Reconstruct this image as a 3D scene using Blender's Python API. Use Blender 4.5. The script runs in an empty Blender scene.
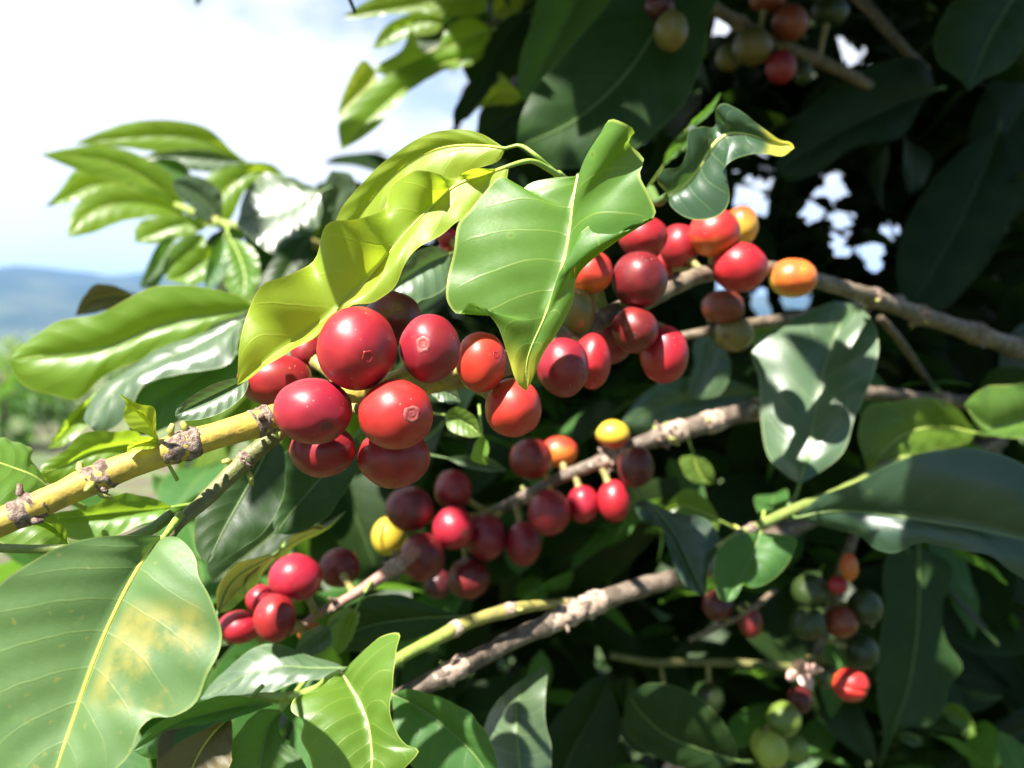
import bpy, math, random
from mathutils import Vector, Matrix, noise
random.seed(7)
C = bpy.context.scene.collection
F = 887.0
PITCH = math.radians(86.0)
CAMZ = 1.3
sa, ca = math.sin(PITCH), math.cos(PITCH)
RIGHT = Vector((1, 0, 0)); UP = Vector((0, ca, sa)); BACK = Vector((0, -sa, ca)); EYE = Vector((0, 0, CAMZ))

def cam2w(v):
    return RIGHT * v[0] + UP * v[1] + BACK * v[2]

def P(px, py, d):
    """a point of the plant: measured direction and distance"""
    return EYE + cam2w(((px - 512) / F * d, -(py - 384) / F * d, -d))

def proj(p):
    q = p - EYE
    d = -q.dot(BACK)
    if d < 1e-4:
        return None
    return (512 + F * q.dot(RIGHT) / d, 384 - F * q.dot(UP) / d, d)

SUN = cam2w(Vector((-0.36, 0.80, 0.48)).normalized()).normalized()

# crops of the survey: origin and magnification
ORG = {'A': (0, 0, 2.56), 'B': (300, 0, 2.56), 'C': (624, 0, 2.56), 'D': (0, 250, 2.56), 'E': (200, 280, 2.56),
       'G': (500, 180, 2.56), 'H': (0, 468, 2.56), 'I': (200, 468, 2.56), 'J': (424, 400, 2.56), 'K': (624, 300, 2.56),
       'L': (624, 468, 2.56), 'M': (600, 90, 4.6545), 'N': (30, 100, 3.2), 'O': (320, 0, 3.657), 'Q': (0, 360, 5.12),
       'R': (0, 560, 3.2), 'S': (480, 560, 3.657), 'T': (800, 540, 3.371), 'U': (200, 420, 3.2), '_': (0, 0, 1.0)}

# ------------------------------------------------------------------ object helpers
def tag(o, label=None, cat=None, group=None, kind=None):
    if label: o['label'] = label
    if cat: o['category'] = cat
    if group: o['group'] = group
    if kind: o['kind'] = kind
    return o

def empty(name, loc):
    o = bpy.data.objects.new(name, None); C.objects.link(o); o.location = loc
    o.empty_display_size = 0.004
    return o

def build(name, verts, faces, mat, parent=None, uvs=None, attrs=None, smooth=True):
    """links ONE mesh object; world coordinates are moved to the parent's base"""
    me = bpy.data.meshes.new(name)
    off = Vector(parent.location) if parent is not None else None
    if parent is not None and parent.parent is not None:
        off = off + Vector(parent.parent.location)
    if off is None:
        off = sum((Vector(v) for v in verts), Vector()) / max(1, len(verts))
    me.from_pydata([tuple(Vector(v) - off) for v in verts], [], faces)
    if uvs:
        uvl = me.uv_layers.new(name='UVMap')
        for lp in me.loops:
            uvl.data[lp.index].uv = uvs[lp.vertex_index]
    for k, vals in (attrs or {}).items():
        a = me.attributes.new(k, 'FLOAT', 'POINT')
        a.data.foreach_set('value', vals)
    if smooth:
        me.polygons.foreach_set('use_smooth', [True] * len(me.polygons))
    me.materials.append(mat)
    o = bpy.data.objects.new(name, me); C.objects.link(o)
    if parent is not None:
        o.parent = parent
    else:
        o.location = off
    return o

def catmull(pts, n):
    """n+1 points spaced evenly along a smooth curve through pts"""
    pts = [Vector(p) for p in pts]
    if len(pts) == 2:
        return [pts[0].lerp(pts[1], i / n) for i in range(n + 1)]
    ext = [pts[0] * 2 - pts[1]] + pts + [pts[-1] * 2 - pts[-2]]
    fine = []
    for i in range(1, len(ext) - 2):
        p0, p1, p2, p3 = ext[i - 1:i + 3]
        t01 = max((p1 - p0).length, 1e-9) ** .5; t12 = max((p2 - p1).length, 1e-9) ** .5; t23 = max((p3 - p2).length, 1e-9) ** .5
        m1 = (p2 - p1 + ((p1 - p0) / t01 - (p2 - p0) / (t01 + t12)) * t12)
        m2 = (p2 - p1 + ((p3 - p2) / t23 - (p3 - p1) / (t12 + t23)) * t12)
        for k in range(12):
            t = k / 12
            a = (p1 - p2) * 2 + m1 + m2
            b = (p1 - p2) * -3 - m1 * 2 - m2
            fine.append(a * t ** 3 + b * t ** 2 + m1 * t + p1)
    fine.append(pts[-1])
    L = [0]
    for a, b in zip(fine, fine[1:]):
        L.append(L[-1] + (b - a).length)
    out = []; j = 0
    for i in range(n + 1):
        s = L[-1] * i / n
        while j < len(L) - 2 and L[j + 1] < s: j += 1
        seg = L[j + 1] - L[j]
        out.append(fine[j].lerp(fine[j + 1], (s - L[j]) / seg if seg > 0 else 0))
    return out

def tube_data(path, radii, sides=12, rough=0.0, seed=0, cap=True):
    n = len(path)
    verts, faces, along = [], [], []
    up = None
    for i, p in enumerate(path):
        t = (path[min(i + 1, n - 1)] - path[max(i - 1, 0)]).normalized()
        if up is None:
            up = t.orthogonal().normalized()
        up = (up - t * up.dot(t)).normalized()
        sd = t.cross(up)
        for k in range(sides):
            a = 2 * math.pi * k / sides
            dr = up * math.cos(a) + sd * math.sin(a)
            r = radii[i]
            if rough:
                q = p / max(r, 1e-5) * .55 + dr * 1.1 + Vector((seed, 0, 0))
                r *= 1 + rough * noise.noise(q) + rough * .6 * noise.noise(q * 2.7)
            verts.append(p + dr * r); along.append(i / (n - 1))
    for i in range(n - 1):
        for k in range(sides):
            a = i * sides + k; b = i * sides + (k + 1) % sides
            faces.append((a, b, b + sides, a + sides))
    if cap:
        faces.append(tuple(range(sides - 1, -1, -1)))
        faces.append(tuple((n - 1) * sides + k for k in range(sides)))
    return verts, faces, along

# ------------------------------------------------------------------ materials
def newmat(name):
    m = bpy.data.materials.new(name); m.use_nodes = True
    nt = m.node_tree; nt.nodes.clear()
    return m, nt, nt.nodes, nt.links

def N(nodes, t, **kw):
    n = nodes.new(t)
    for k, v in kw.items():
        if k in ('operation', 'blend_type', 'data_type', 'attribute_name', 'noise_dimensions', 'feature', 'distance', 'wave_type', 'interpolation_type', 'vector_type', 'clamp'):
            setattr(n, k, v)
        else:
            n.inputs[k.replace('_', ' ')].default_value = v
    return n

def math_(nodes, links, op, a, b=None, clamp=False):
    n = nodes.new('ShaderNodeMath'); n.operation = op; n.use_clamp = clamp
    for i, v in enumerate((a, b)):
        if v is None: continue
        if isinstance(v, (int, float)): n.inputs[i].default_value = v
        else: links.new(v, n.inputs[i])
    return n.outputs[0]

def mapr(nodes, links, v, a, b, c=0.0, d=1.0):
    n = nodes.new('ShaderNodeMapRange'); n.interpolation_type = 'SMOOTHSTEP'
    links.new(v, n.inputs[0])
    for i, x in zip((1, 2, 3, 4), (a, b, c, d)): n.inputs[i].default_value = x
    return n.outputs[0]

def mixc(nodes, links, fac, a, b):
    n = nodes.new('ShaderNodeMix'); n.data_type = 'RGBA'
    if isinstance(fac, (int, float)): n.inputs[0].default_value = fac
    else: links.new(fac, n.inputs[0])
    for sock, v in ((n.inputs[6], a), (n.inputs[7], b)):
        if isinstance(v, tuple): sock.default_value = v + (1,) if len(v) == 3 else v
        else: links.new(v, sock)
    return n.outputs[2]

def noise_(nodes, links, scale, detail=4, vec=None, rough=.55):
    n = nodes.new('ShaderNodeTexNoise'); n.inputs['Scale'].default_value = scale; n.inputs['Detail'].default_value = detail
    n.inputs['Roughness'].default_value = rough
    if vec is None:
        tc = nodes.new('ShaderNodeTexCoord'); vec = tc.outputs['Object']
    links.new(vec, n.inputs['Vector'])
    return n.outputs['Fac']

def leaf_mat(name, top, top2, trans, vein, tfac=.42, rough=.36, coat=.08, veins=.42, nveins=8.0, spots=None, tipcol=None, rim=None, spec=.5, rimw=.965):
    m, nt, nd, lk = newmat(name)
    uv = nd.new('ShaderNodeUVMap'); uv.uv_map = 'UVMap'
    sp = nd.new('ShaderNodeSeparateXYZ'); lk.new(uv.outputs[0], sp.inputs[0])
    u, v = sp.outputs[0], sp.outputs[1]
    s = math_(nd, lk, 'MULTIPLY', math_(nd, lk, 'ABSOLUTE', math_(nd, lk, 'SUBTRACT', v, .5)), 2.0)
    oi = nd.new('ShaderNodeObjectInfo')
    wob = noise_(nd, lk, 90, 2)
    ph = math_(nd, lk, 'SUBTRACT', math_(nd, lk, 'MULTIPLY', u, nveins), math_(nd, lk, 'MULTIPLY', math_(nd, lk, 'POWER', s, 1.3), 1.5))
    ph = math_(nd, lk, 'ADD', ph, math_(nd, lk, 'MULTIPLY', wob, .35))
    fr = math_(nd, lk, 'ABSOLUTE', math_(nd, lk, 'SUBTRACT', math_(nd, lk, 'FRACT', ph), .5))
    lat = mapr(nd, lk, fr, 0.0, .05, 1.0, 0.0)
    lat = math_(nd, lk, 'MULTIPLY', lat, mapr(nd, lk, s, .75, .98, 1.0, 0.0))
    puck = mapr(nd, lk, fr, 0.0, .5, 0.0, 1.0)
    mid = mapr(nd, lk, s, .008, .032, 1.0, 0.0)
    rimf = mapr(nd, lk, s, rimw, rimw + .025, 0.0, 1.0)
    big = noise_(nd, lk, 60, 3)
    fine = noise_(nd, lk, 1300, 4, rough=.65)
    grit = noise_(nd, lk, 3200, 2)
    col = mixc(nd, lk, mapr(nd, lk, big, .35, .68), top, top2)
    hv = nd.new('ShaderNodeHueSaturation')
    lk.new(col, hv.inputs['Color'])
    lk.new(math_(nd, lk, 'ADD', math_(nd, lk, 'MULTIPLY', oi.outputs['Random'], .03), .485), hv.inputs['Hue'])
    lk.new(math_(nd, lk, 'ADD', math_(nd, lk, 'MULTIPLY', oi.outputs['Random'], .35), .83), hv.inputs['Value'])
    col = hv.outputs[0]
    tr = mixc(nd, lk, mapr(nd, lk, big, .3, .7), trans, tuple(c * .82 for c in trans))
    col = mixc(nd, lk, math_(nd, lk, 'MULTIPLY', fine, .35), col, tuple(c * .55 for c in top))
    if spots:
        sc, thr, sc_col = spots
        sn = noise_(nd, lk, sc, 5, rough=.62)
        bloc = math_(nd, lk, 'MULTIPLY', math_(nd, lk, 'MULTIPLY', mapr(nd, lk, u, .26, .38, 0, 1), mapr(nd, lk, u, .56, .70, 1, 0)), math_(nd, lk, 'MULTIPLY', mapr(nd, lk, v, .51, .60, 0, 1), mapr(nd, lk, v, .88, .98, 1, 0)))
        sf = math_(nd, lk, 'MULTIPLY', mapr(nd, lk, sn, thr, thr + .13), bloc)
        speck = mapr(nd, lk, noise_(nd, lk, 420, 2), .66, .72)
        sf = math_(nd, lk, 'MAXIMUM', sf, math_(nd, lk, 'MULTIPLY', speck, .45))
        col = mixc(nd, lk, sf, col, sc_col)
    vo = nd.new('ShaderNodeTexVoronoi'); vo.inputs['Scale'].default_value = 170
    tco = nd.new('ShaderNodeTexCoord'); lk.new(tco.outputs['Object'], vo.inputs['Vector'])
    patch = mapr(nd, lk, noise_(nd, lk, 45, 2), .54, .62)
    halo = math_(nd, lk, 'MULTIPLY', mapr(nd, lk, vo.outputs['Distance'], .10, .22, 1.0, 0.0), patch)
    core = math_(nd, lk, 'MULTIPLY', mapr(nd, lk, vo.outputs['Distance'], .06, .10, 1.0, 0.0), patch)
    col = mixc(nd, lk, math_(nd, lk, 'MULTIPLY', halo, .35), col, tuple(c * 1.25 + .05 * (1 if q < 2 else 0) for q, c in enumerate(top2)))
    col = mixc(nd, lk, math_(nd, lk, 'MULTIPLY', core, .65), col, (.10, .06, .02))
    if tipcol:
        tf = mapr(nd, lk, math_(nd, lk, 'ADD', u, math_(nd, lk, 'MULTIPLY', big, .1)), .85, .97)
        col = mixc(nd, lk, tf, col, tipcol)
        tr = mixc(nd, lk, tf, tr, tipcol)
    col = mixc(nd, lk, math_(nd, lk, 'MULTIPLY', lat, veins * .55), col, vein)
    col = mixc(nd, lk, math_(nd, lk, 'MULTIPLY', mid, .8), col, vein)
    col = mixc(nd, lk, math_(nd, lk, 'MULTIPLY', rimf, .75), col, rim or vein)
    h = math_(nd, lk, 'ADD', math_(nd, lk, 'MULTIPLY', puck, .55), math_(nd, lk, 'ADD', math_(nd, lk, 'MULTIPLY', fine, .22), math_(nd, lk, 'MULTIPLY', grit, .10)))
    h = math_(nd, lk, 'SUBTRACT', h, math_(nd, lk, 'MULTIPLY', lat, .25))
    bp = N(nd, 'ShaderNodeBump', Strength=.22, Distance=.0006); lk.new(h, bp.inputs['Height'])
    pb = N(nd, 'ShaderNodeBsdfPrincipled', Roughness=rough)
    pb.inputs['Coat Weight'].default_value = coat; pb.inputs['Coat Roughness'].default_value = .22
    pb.inputs['Specular IOR Level'].default_value = spec
    rr = math_(nd, lk, 'ADD', math_(nd, lk, 'MULTIPLY', fine, .30), rough - .10)
    lk.new(rr, pb.inputs['Roughness'])
    lk.new(col, pb.inputs['Base Color']); lk.new(bp.outputs[0], pb.inputs['Normal'])
    tl = nd.new('ShaderNodeBsdfTranslucent'); lk.new(tr, tl.inputs['Color']); lk.new(bp.outputs[0], tl.inputs['Normal'])
    mx = nd.new('ShaderNodeMixShader'); mx.inputs[0].default_value = tfac
    lk.new(pb.outputs[0], mx.inputs[1]); lk.new(tl.outputs[0], mx.inputs[2])
    out = nd.new('ShaderNodeOutputMaterial'); lk.new(mx.outputs[0], out.inputs[0])
    return m

def cherry_mat(name, c1, c2, cb=None, base_from=-.2, rough=.40):
    """c1/c2 mottled skin colours, cb colour of the unripe end at the stalk"""
    m, nt, nd, lk = newmat(name)
    at = nd.new('ShaderNodeAttribute'); at.attribute_name = 'pole'
    pole = at.outputs['Fac']
    oi = nd.new('ShaderNodeObjectInfo')
    tc = nd.new('ShaderNodeTexCoord')
    big = noise_(nd, lk, 130, 3); fine = noise_(nd, lk, 1500, 3)
    col = mixc(nd, lk, mapr(nd, lk, big, .33, .68), c1, c2)
    if cb:
        e = math_(nd, lk, 'ADD', pole, math_(nd, lk, 'MULTIPLY', math_(nd, lk, 'SUBTRACT', big, .5), .9))
        col = mixc(nd, lk, mapr(nd, lk, e, base_from - .28, base_from + .28, 1.0, 0.0), col, cb)
    hv = nd.new('ShaderNodeHueSaturation'); lk.new(col, hv.inputs['Color'])
    lk.new(math_(nd, lk, 'ADD', math_(nd, lk, 'MULTIPLY', oi.outputs['Random'], .010), .494), hv.inputs['Hue'])
    lk.new(math_(nd, lk, 'ADD', math_(nd, lk, 'MULTIPLY', oi.outputs['Random'], .3), .85), hv.inputs['Value'])
    col = hv.outputs[0]
    vo = nd.new('ShaderNodeTexVoronoi'); vo.inputs['Scale'].default_value = 620; lk.new(tc.outputs['Object'], vo.inputs['Vector'])
    sf = math_(nd, lk, 'MULTIPLY', mapr(nd, lk, vo.outputs['Distance'], .07, .14, 1.0, 0.0), mapr(nd, lk, noise_(nd, lk, 300, 1), .5, .6))
    col = mixc(nd, lk, math_(nd, lk, 'MULTIPLY', sf, .4), col, (.62, .42, .3))
    scr = mapr(nd, lk, noise_(nd, lk, 210, 6, rough=.7), .66, .72)
    col = mixc(nd, lk, math_(nd, lk, 'MULTIPLY', scr, .6), col, tuple(x * .35 for x in c1))
    pb = N(nd, 'ShaderNodeBsdfPrincipled', Roughness=rough)
    pb.inputs['Subsurface Weight'].default_value = .15
    pb.inputs['Subsurface Radius'].default_value = (1.0, .25, .12)
    pb.inputs['Subsurface Scale'].default_value = .0022
    pb.inputs['Coat Weight'].default_value = .12; pb.inputs['Coat Roughness'].default_value = .25
    lk.new(col, pb.inputs['Base Color'])
    lk.new(math_(nd, lk, 'ADD', math_(nd, lk, 'MULTIPLY', fine, .18), rough - .06), pb.inputs['Roughness'])
    bp = N(nd, 'ShaderNodeBump', Strength=.10, Distance=.0004)
    lk.new(math_(nd, lk, 'ADD', math_(nd, lk, 'MULTIPLY', fine, .35), big), bp.inputs['Height']); lk.new(bp.outputs[0], pb.inputs['Normal'])
    out = nd.new('ShaderNodeOutputMaterial'); lk.new(pb.outputs[0], out.inputs[0])
    return m

def bark_mat(name, a, b, a2=None, b2=None, split=.5, scale=300, spots=None, rough=.6, bump=.5):
    """bark that turns from a/b at the tip end to a2/b2 further along"""
    m, nt, nd, lk = newmat(name)
    at = nd.new('ShaderNodeAttribute'); at.attribute_name = 'along'
    n1 = noise_(nd, lk, scale, 5); n2 = noise_(nd, lk, scale * 4, 4)
    col = mixc(nd, lk, mapr(nd, lk, n1, .36, .64), a, b)
    if a2:
        old = mixc(nd, lk, mapr(nd, lk, n1, .36, .64), a2, b2)
        e = math_(nd, lk, 'ADD', at.outputs['Fac'], math_(nd, lk, 'MULTIPLY', math_(nd, lk, 'SUBTRACT', n1, .5), .15))
        col = mixc(nd, lk, mapr(nd, lk, e, split - .07, split + .07), col, old)
    if spots:
        col = mixc(nd, lk, mapr(nd, lk, noise_(nd, lk, scale * .55, 4, rough=.65), spots[0], spots[0] + .07), col, spots[1])
    pb = N(nd, 'ShaderNodeBsdfPrincipled', Roughness=rough)
    lk.new(col, pb.inputs['Base Color'])
    bp = N(nd, 'ShaderNodeBump', Strength=bump, Distance=.0012); lk.new(math_(nd, lk, 'ADD', n1, math_(nd, lk, 'MULTIPLY', n2, .5)), bp.inputs['Height'])
    lk.new(bp.outputs[0], pb.inputs['Normal'])
    out = nd.new('ShaderNodeOutputMaterial'); lk.new(pb.outputs[0], out.inputs[0])
    return m

LM = {
 'bright': leaf_mat('leaf_bright_green', (.105, .195, .030), (.135, .235, .038), (.36, .55, .04), (.42, .50, .10), tfac=.42, rough=.38, coat=.12),
 'young': leaf_mat('leaf_young_yellow', (.25, .36, .022), (.31, .41, .030), (.58, .72, .035), (.58, .58, .10), tfac=.52, rough=.42, coat=.05, veins=.3),
 'fresh': leaf_mat('leaf_fresh_green', (.10, .20, .02), (.13, .25, .03), (.33, .52, .03), (.45, .50, .10), tfac=.45, rough=.36, coat=.08),
 'old': leaf_mat('leaf_spotted_green', (.078, .158, .044), (.102, .188, .054), (.16, .30, .04), (.42, .44, .08), tfac=.24, rough=.50, coat=.0,
                 spots=(48, .36, (.27, .24, .052)), veins=.14, rim=(.20, .26, .07)),
 'brighttip': leaf_mat('leaf_bright_green_yellow_tip', (.080, .210, .026), (.105, .250, .034), (.36, .55, .04), (.40, .48, .10), tfac=.40, rough=.40, coat=.05, tipcol=(.50, .50, .05)),
 'curl': leaf_mat('leaf_dull_underside', (.060, .065, .018), (.085, .085, .025), (.14, .16, .02), (.20, .22, .06), tfac=.3, rough=.5, coat=.0, rim=(.38, .58, .08), rimw=.62),
 'darkgloss': leaf_mat('leaf_dark_sheen', (.020, .048, .026), (.030, .062, .032), (.07, .17, .02), (.08, .13, .06), tfac=.22, rough=.33, coat=.45),
 'glow': leaf_mat('leaf_sunlit_yellow_green', (.13, .24, .02), (.17, .28, .03), (.46, .66, .03), (.50, .55, .12), tfac=.55, rough=.36, coat=.12),  # brightened leaf green: sunlit glow put into its colour
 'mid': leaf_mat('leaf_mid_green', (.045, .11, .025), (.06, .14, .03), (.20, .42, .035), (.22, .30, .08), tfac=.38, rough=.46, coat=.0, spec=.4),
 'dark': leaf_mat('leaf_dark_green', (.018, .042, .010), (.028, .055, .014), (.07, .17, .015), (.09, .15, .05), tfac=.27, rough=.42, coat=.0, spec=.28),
 'deep': leaf_mat('leaf_shade_green', (.010, .023, .005), (.016, .033, .007), (.045, .10, .008), (.03, .055, .02), tfac=.22, rough=.5, coat=.0, spec=.18),  # darkened copy of the leaf green: deep shade put into its colour
 'gloss': leaf_mat('leaf_glossy_grey_green', (.062, .105, .050), (.085, .135, .062), (.14, .26, .06), (.30, .38, .18), tfac=.24, rough=.32, coat=.6),
 'brown': leaf_mat('leaf_withered_brown', (.11, .085, .025), (.14, .11, .035), (.22, .19, .04), (.26, .25, .08), tfac=.35, rough=.45, coat=.05),
 'tip': leaf_mat('leaf_yellow_tipped', (.035, .085, .045), (.048, .105, .055), (.13, .27, .04), (.26, .36, .12), tfac=.26, rough=.33, coat=.3, tipcol=(.60, .55, .06)),
}
def plain_mat(name, col, col2, scale=400, rough=.5):
    return bark_mat(name, col, col2, scale=scale, rough=rough, bump=.15)
RIB = {'pale': plain_mat('midrib_pale', (.42, .50, .10), (.48, .55, .14)), 'yellow': plain_mat('midrib_yellow', (.56, .54, .06), (.50, .50, .05)),
       'dim': plain_mat('midrib_dim', (.12, .19, .05), (.15, .22, .06)), 'dark': plain_mat('midrib_shade', (.035, .07, .02), (.045, .08, .025))}
RIBOF = {'brighttip': 'pale', 'curl': 'dim', 'darkgloss': 'dim', 'glow': 'pale', 'bright': 'pale', 'young': 'yellow', 'fresh': 'pale', 'old': 'yellow', 'mid': 'dim', 'dark': 'dim', 'deep': 'dark', 'gloss': 'dim', 'brown': 'yellow', 'tip': 'pale'}
STALK = plain_mat('leaf_stalk_green', (.22, .34, .05), (.28, .38, .07))
STALKD = plain_mat('leaf_stalk_dim', (.07, .13, .03), (.09, .15, .035))

CM = {
 'pink': cherry_mat('cherry_rosy_red', (.36, .017, .020), (.28, .010, .016)),
 'red': cherry_mat('cherry_red', (.40, .014, .022), (.33, .009, .018)),
 'wine': cherry_mat('cherry_wine_red', (.27, .012, .019), (.19, .009, .016)),
 'dark': cherry_mat('cherry_dark_wine', (.18, .011, .012), (.11, .008, .010)),
 'plum': cherry_mat('cherry_plum', (.10, .010, .013), (.06, .008, .011)),
 'orange': cherry_mat('cherry_orange_red', (.50, .040, .022), (.44, .024, .018), (.60, .13, .02), -.25),
 'amber': cherry_mat('cherry_amber', (.60, .10, .02), (.58, .17, .025), (.60, .36, .04), .05),
 'yellow': cherry_mat('cherry_yellow', (.62, .42, .03), (.58, .46, .04), (.26, .30, .03), -.25),
 'half': cherry_mat('cherry_yellow_red_base', (.62, .46, .03), (.60, .42, .03), (.40, .06, .02), .05),
 'olive': cherry_mat('cherry_olive', (.16, .11, .025), (.12, .10, .022), (.09, .10, .02), -.1),
 'rust': cherry_mat('cherry_rust', (.24, .045, .018), (.19, .05, .02)),
 'green': cherry_mat('cherry_green', (.10, .16, .022), (.14, .19, .03)),
 'lime': cherry_mat('cherry_lime', (.30, .34, .05), (.24, .30, .04)),
 'dkgreen': cherry_mat('cherry_deep_green', (.022, .040, .008), (.030, .048, .010)),
}
NAVEL = plain_mat('navel_cork', (.36, .09, .075), (.26, .04, .045), 900)
NAVELD = plain_mat('navel_dark', (.13, .03, .022), (.09, .022, .018), 900)
PED = plain_mat('cherry_stalk', (.30, .28, .08), (.22, .16, .05), 700)
CORK = bark_mat('scar_cork', (.13, .075, .05), (.36, .27, .21), scale=900, rough=.8, bump=.8)
CORKW = bark_mat('scar_pale', (.55, .42, .34), (.40, .26, .18), scale=700, rough=.8, bump=.8)
BUD = plain_mat('bud_yellow_green', (.36, .36, .08), (.26, .28, .06), 700)
BK = {
 'main': bark_mat('bark_young_to_old', (.52, .37, .05), (.36, .25, .045), (.085, .06, .038), (.20, .15, .10), .235, scale=260, bump=.22),
 'old': bark_mat('bark_old_brown', (.085, .06, .042), (.17, .13, .095), scale=330, spots=(.60, (.45, .36, .29))),
 'brown': bark_mat('bark_brown', (.10, .07, .04), (.19, .14, .09), scale=300),
 'pinkish': bark_mat('bark_reddish', (.30, .15, .11), (.38, .24, .19), scale=420),
 'green': bark_mat('bark_green', (.16, .22, .045), (.21, .25, .06), scale=300, rough=.5, bump=.2),
 'olive': bark_mat('bark_olive', (.11, .12, .035), (.18, .17, .06), scale=300, rough=.55, bump=.3),
 'twig': bark_mat('bark_twig_green', (.24, .30, .05), (.19, .26, .05), (.30, .26, .06), (.22, .19, .06), .5, scale=300, bump=.25),
}

# ------------------------------------------------------------------ leaves
LEAF_POLY = []
def smooth_(x): return x * x * (3 - 2 * x)

def leaf(label, org, mid, left, right, mat, d, group=None, bulge=.10, ripple=.8, petiole=None, parts=True, nu=44, nv=7, seed=None, ribw=1.0, cat='leaf', name='coffee_leaf'):
    """a leaf lofted between its midrib and its two margins; d = distance at base (and tip); margin points may carry an offset in mm"""
    ox, oy, k = ORG[org]
    seed = seed if seed is not None else len(LEAF_POLY)
    rnd = random.Random(seed * 13 + 5)
    d0, d1 = d if isinstance(d, tuple) else (d, d)
    n = len(mid)
    M = []
    for i, p in enumerate(mid):
        dd = p[2] if len(p) > 2 else d0 + (d1 - d0) * i / (n - 1)
        M.append(P(ox + p[0] / k, oy + p[1] / k, dd))
    Mi = catmull(M, nu)
    dm = [proj(p)[2] for p in Mi]
    def edge(pts, default):
        E = [M[0]]
        q = len(pts)
        for i, p in enumerate(pts):
            t = (i + 1) / (q + 1)
            off = (p[2] if len(p) > 2 else default * math.sin(math.pi * t)) * .001
            E.append(P(ox + p[0] / k, oy + p[1] / k, dm[int(round(t * nu))] + off))
        E.append(M[-1])
        return catmull(E, nu)
    le = edge(left, -3.0); re = edge(right, -3.0)
    verts, uvs = [], []
    W = 2 * nv + 1
    maxw = max(max((a - b).length for a, b in zip(le, Mi)), max((a - b).length for a, b in zip(re, Mi)))
    for i in range(nu + 1):
        t = i / nu
        tan = (Mi[min(i + 1, nu)] - Mi[max(i - 1, 0)])
        for j in range(-nv, nv + 1):
            s = abs(j) / nv
            e = le[i] if j < 0 else re[i]
            p = Mi[i].lerp(e, s)
            wv = e - Mi[i]
            nrm = tan.cross(wv)
            if nrm.length > 1e-12:
                nrm.normalize()
                if nrm.dot(EYE - p) < 0: nrm = -nrm
                w = wv.length
                p = p + nrm * (bulge * w * math.sin(math.pi * min(1, s * 1.05)) * .9)
                q = Vector((t * 11.0 + seed * 3.1, s * 1.2 * (1 if j > 0 else -1), seed * 1.7))
                p = p + nrm * (ripple * .0013 * (maxw / .02) * (s ** 2.4) * math.sin(math.pi * t) * noise.noise(q) * 2.2)
                ph = (t * 8.0 - 1.5 * s ** 1.3) % 1.0
                p = p + nrm * (.00030 * (maxw / .02) * math.sin(math.pi * ph) * min(1, w / .008) * s * (1 - s) * 4)
            verts.append(p); uvs.append((t, .5 + .5 * j / nv))
    faces = []
    for i in range(nu):
        for j in range(W - 1):
            a = i * W + j
            faces.append((a, a + 1, a + 1 + W, a + W))
    LEAF_POLY.append(Mi)
    m = LM[mat]
    if not parts:
        o = build(name, verts, faces, m, None, uvs)
        return tag(o, label, cat, group)
    root = tag(empty(name, Mi[0]), label, cat, group)
    build('blade', verts, faces, m, root, uvs)
    rr = .00040 * ribw * (maxw / .02) ** .5
    rp = [Mi[i] for i in range(0, nu - 1)]
    v, f, al = tube_data(rp, [rr * (1.25 - 1.0 * i / len(rp)) for i in range(len(rp))], 8)
    build('midrib', v, f, RIB[RIBOF[mat]], root, attrs={'along': al})
    if petiole is None:
        t0 = (Mi[0] - Mi[2]).normalized()
        pt = [Mi[1], Mi[0], Mi[0] + t0 * .003 + BACK * -.001, Mi[0] + t0 * .008 + BACK * -.004]
    else:
        pt = [Mi[1], Mi[0]] + [P(ox + p[0] / k, oy + p[1] / k, p[2]) for p in petiole]
    pp = catmull(pt, 14)
    v, f, al = tube_data(pp, [rr * (1.3 + .9 * i / 14) for i in range(15)], 8)
    build('petiole', v, f, STALK if mat in ('bright', 'glow', 'young', 'fresh', 'old', 'brown', 'mid') else STALKD, root, attrs={'along': al})
    return root

def free_leaf_data(base, dirv, up, length, width, droop=.25, fold=.25, wave=.06, seed=0, nu=12, nv=3):
    """a coffee leaf grown from base along dirv, for foliage deep in the bush"""
    rnd = random.Random(seed)
    dirv = dirv.normalized(); side = dirv.cross(up).normalized(); nrm = side.cross(dirv).normalized()
    ph = rnd.random() * 6.28
    verts, uvs, faces = [], [], []
    W = 2 * nv + 1
    for i in range(nu + 1):
        t = i / nu
        wd = width * .5 * (math.sin(math.pi * t ** .85) ** .8 if 0 < t < 1 else 0) * (1 - .25 * t)
        c = base + dirv * (length * t) - nrm * (droop * length * t * t)
        for j in range(-nv, nv + 1):
            s = j / nv
            h = fold * wd * abs(s) + wave * length * math.sin(t * 9 + ph + (2 if j < 0 else 0)) * s * s * .6
            verts.append(c + side * (wd * s) + nrm * h); uvs.append((t, .5 + .5 * s))
    for i in range(nu):
        for j in range(W - 1):
            a = i * W + j
            faces.append((a, a + 1, a + 1 + W, a + W))
    return verts, faces, uvs

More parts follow.
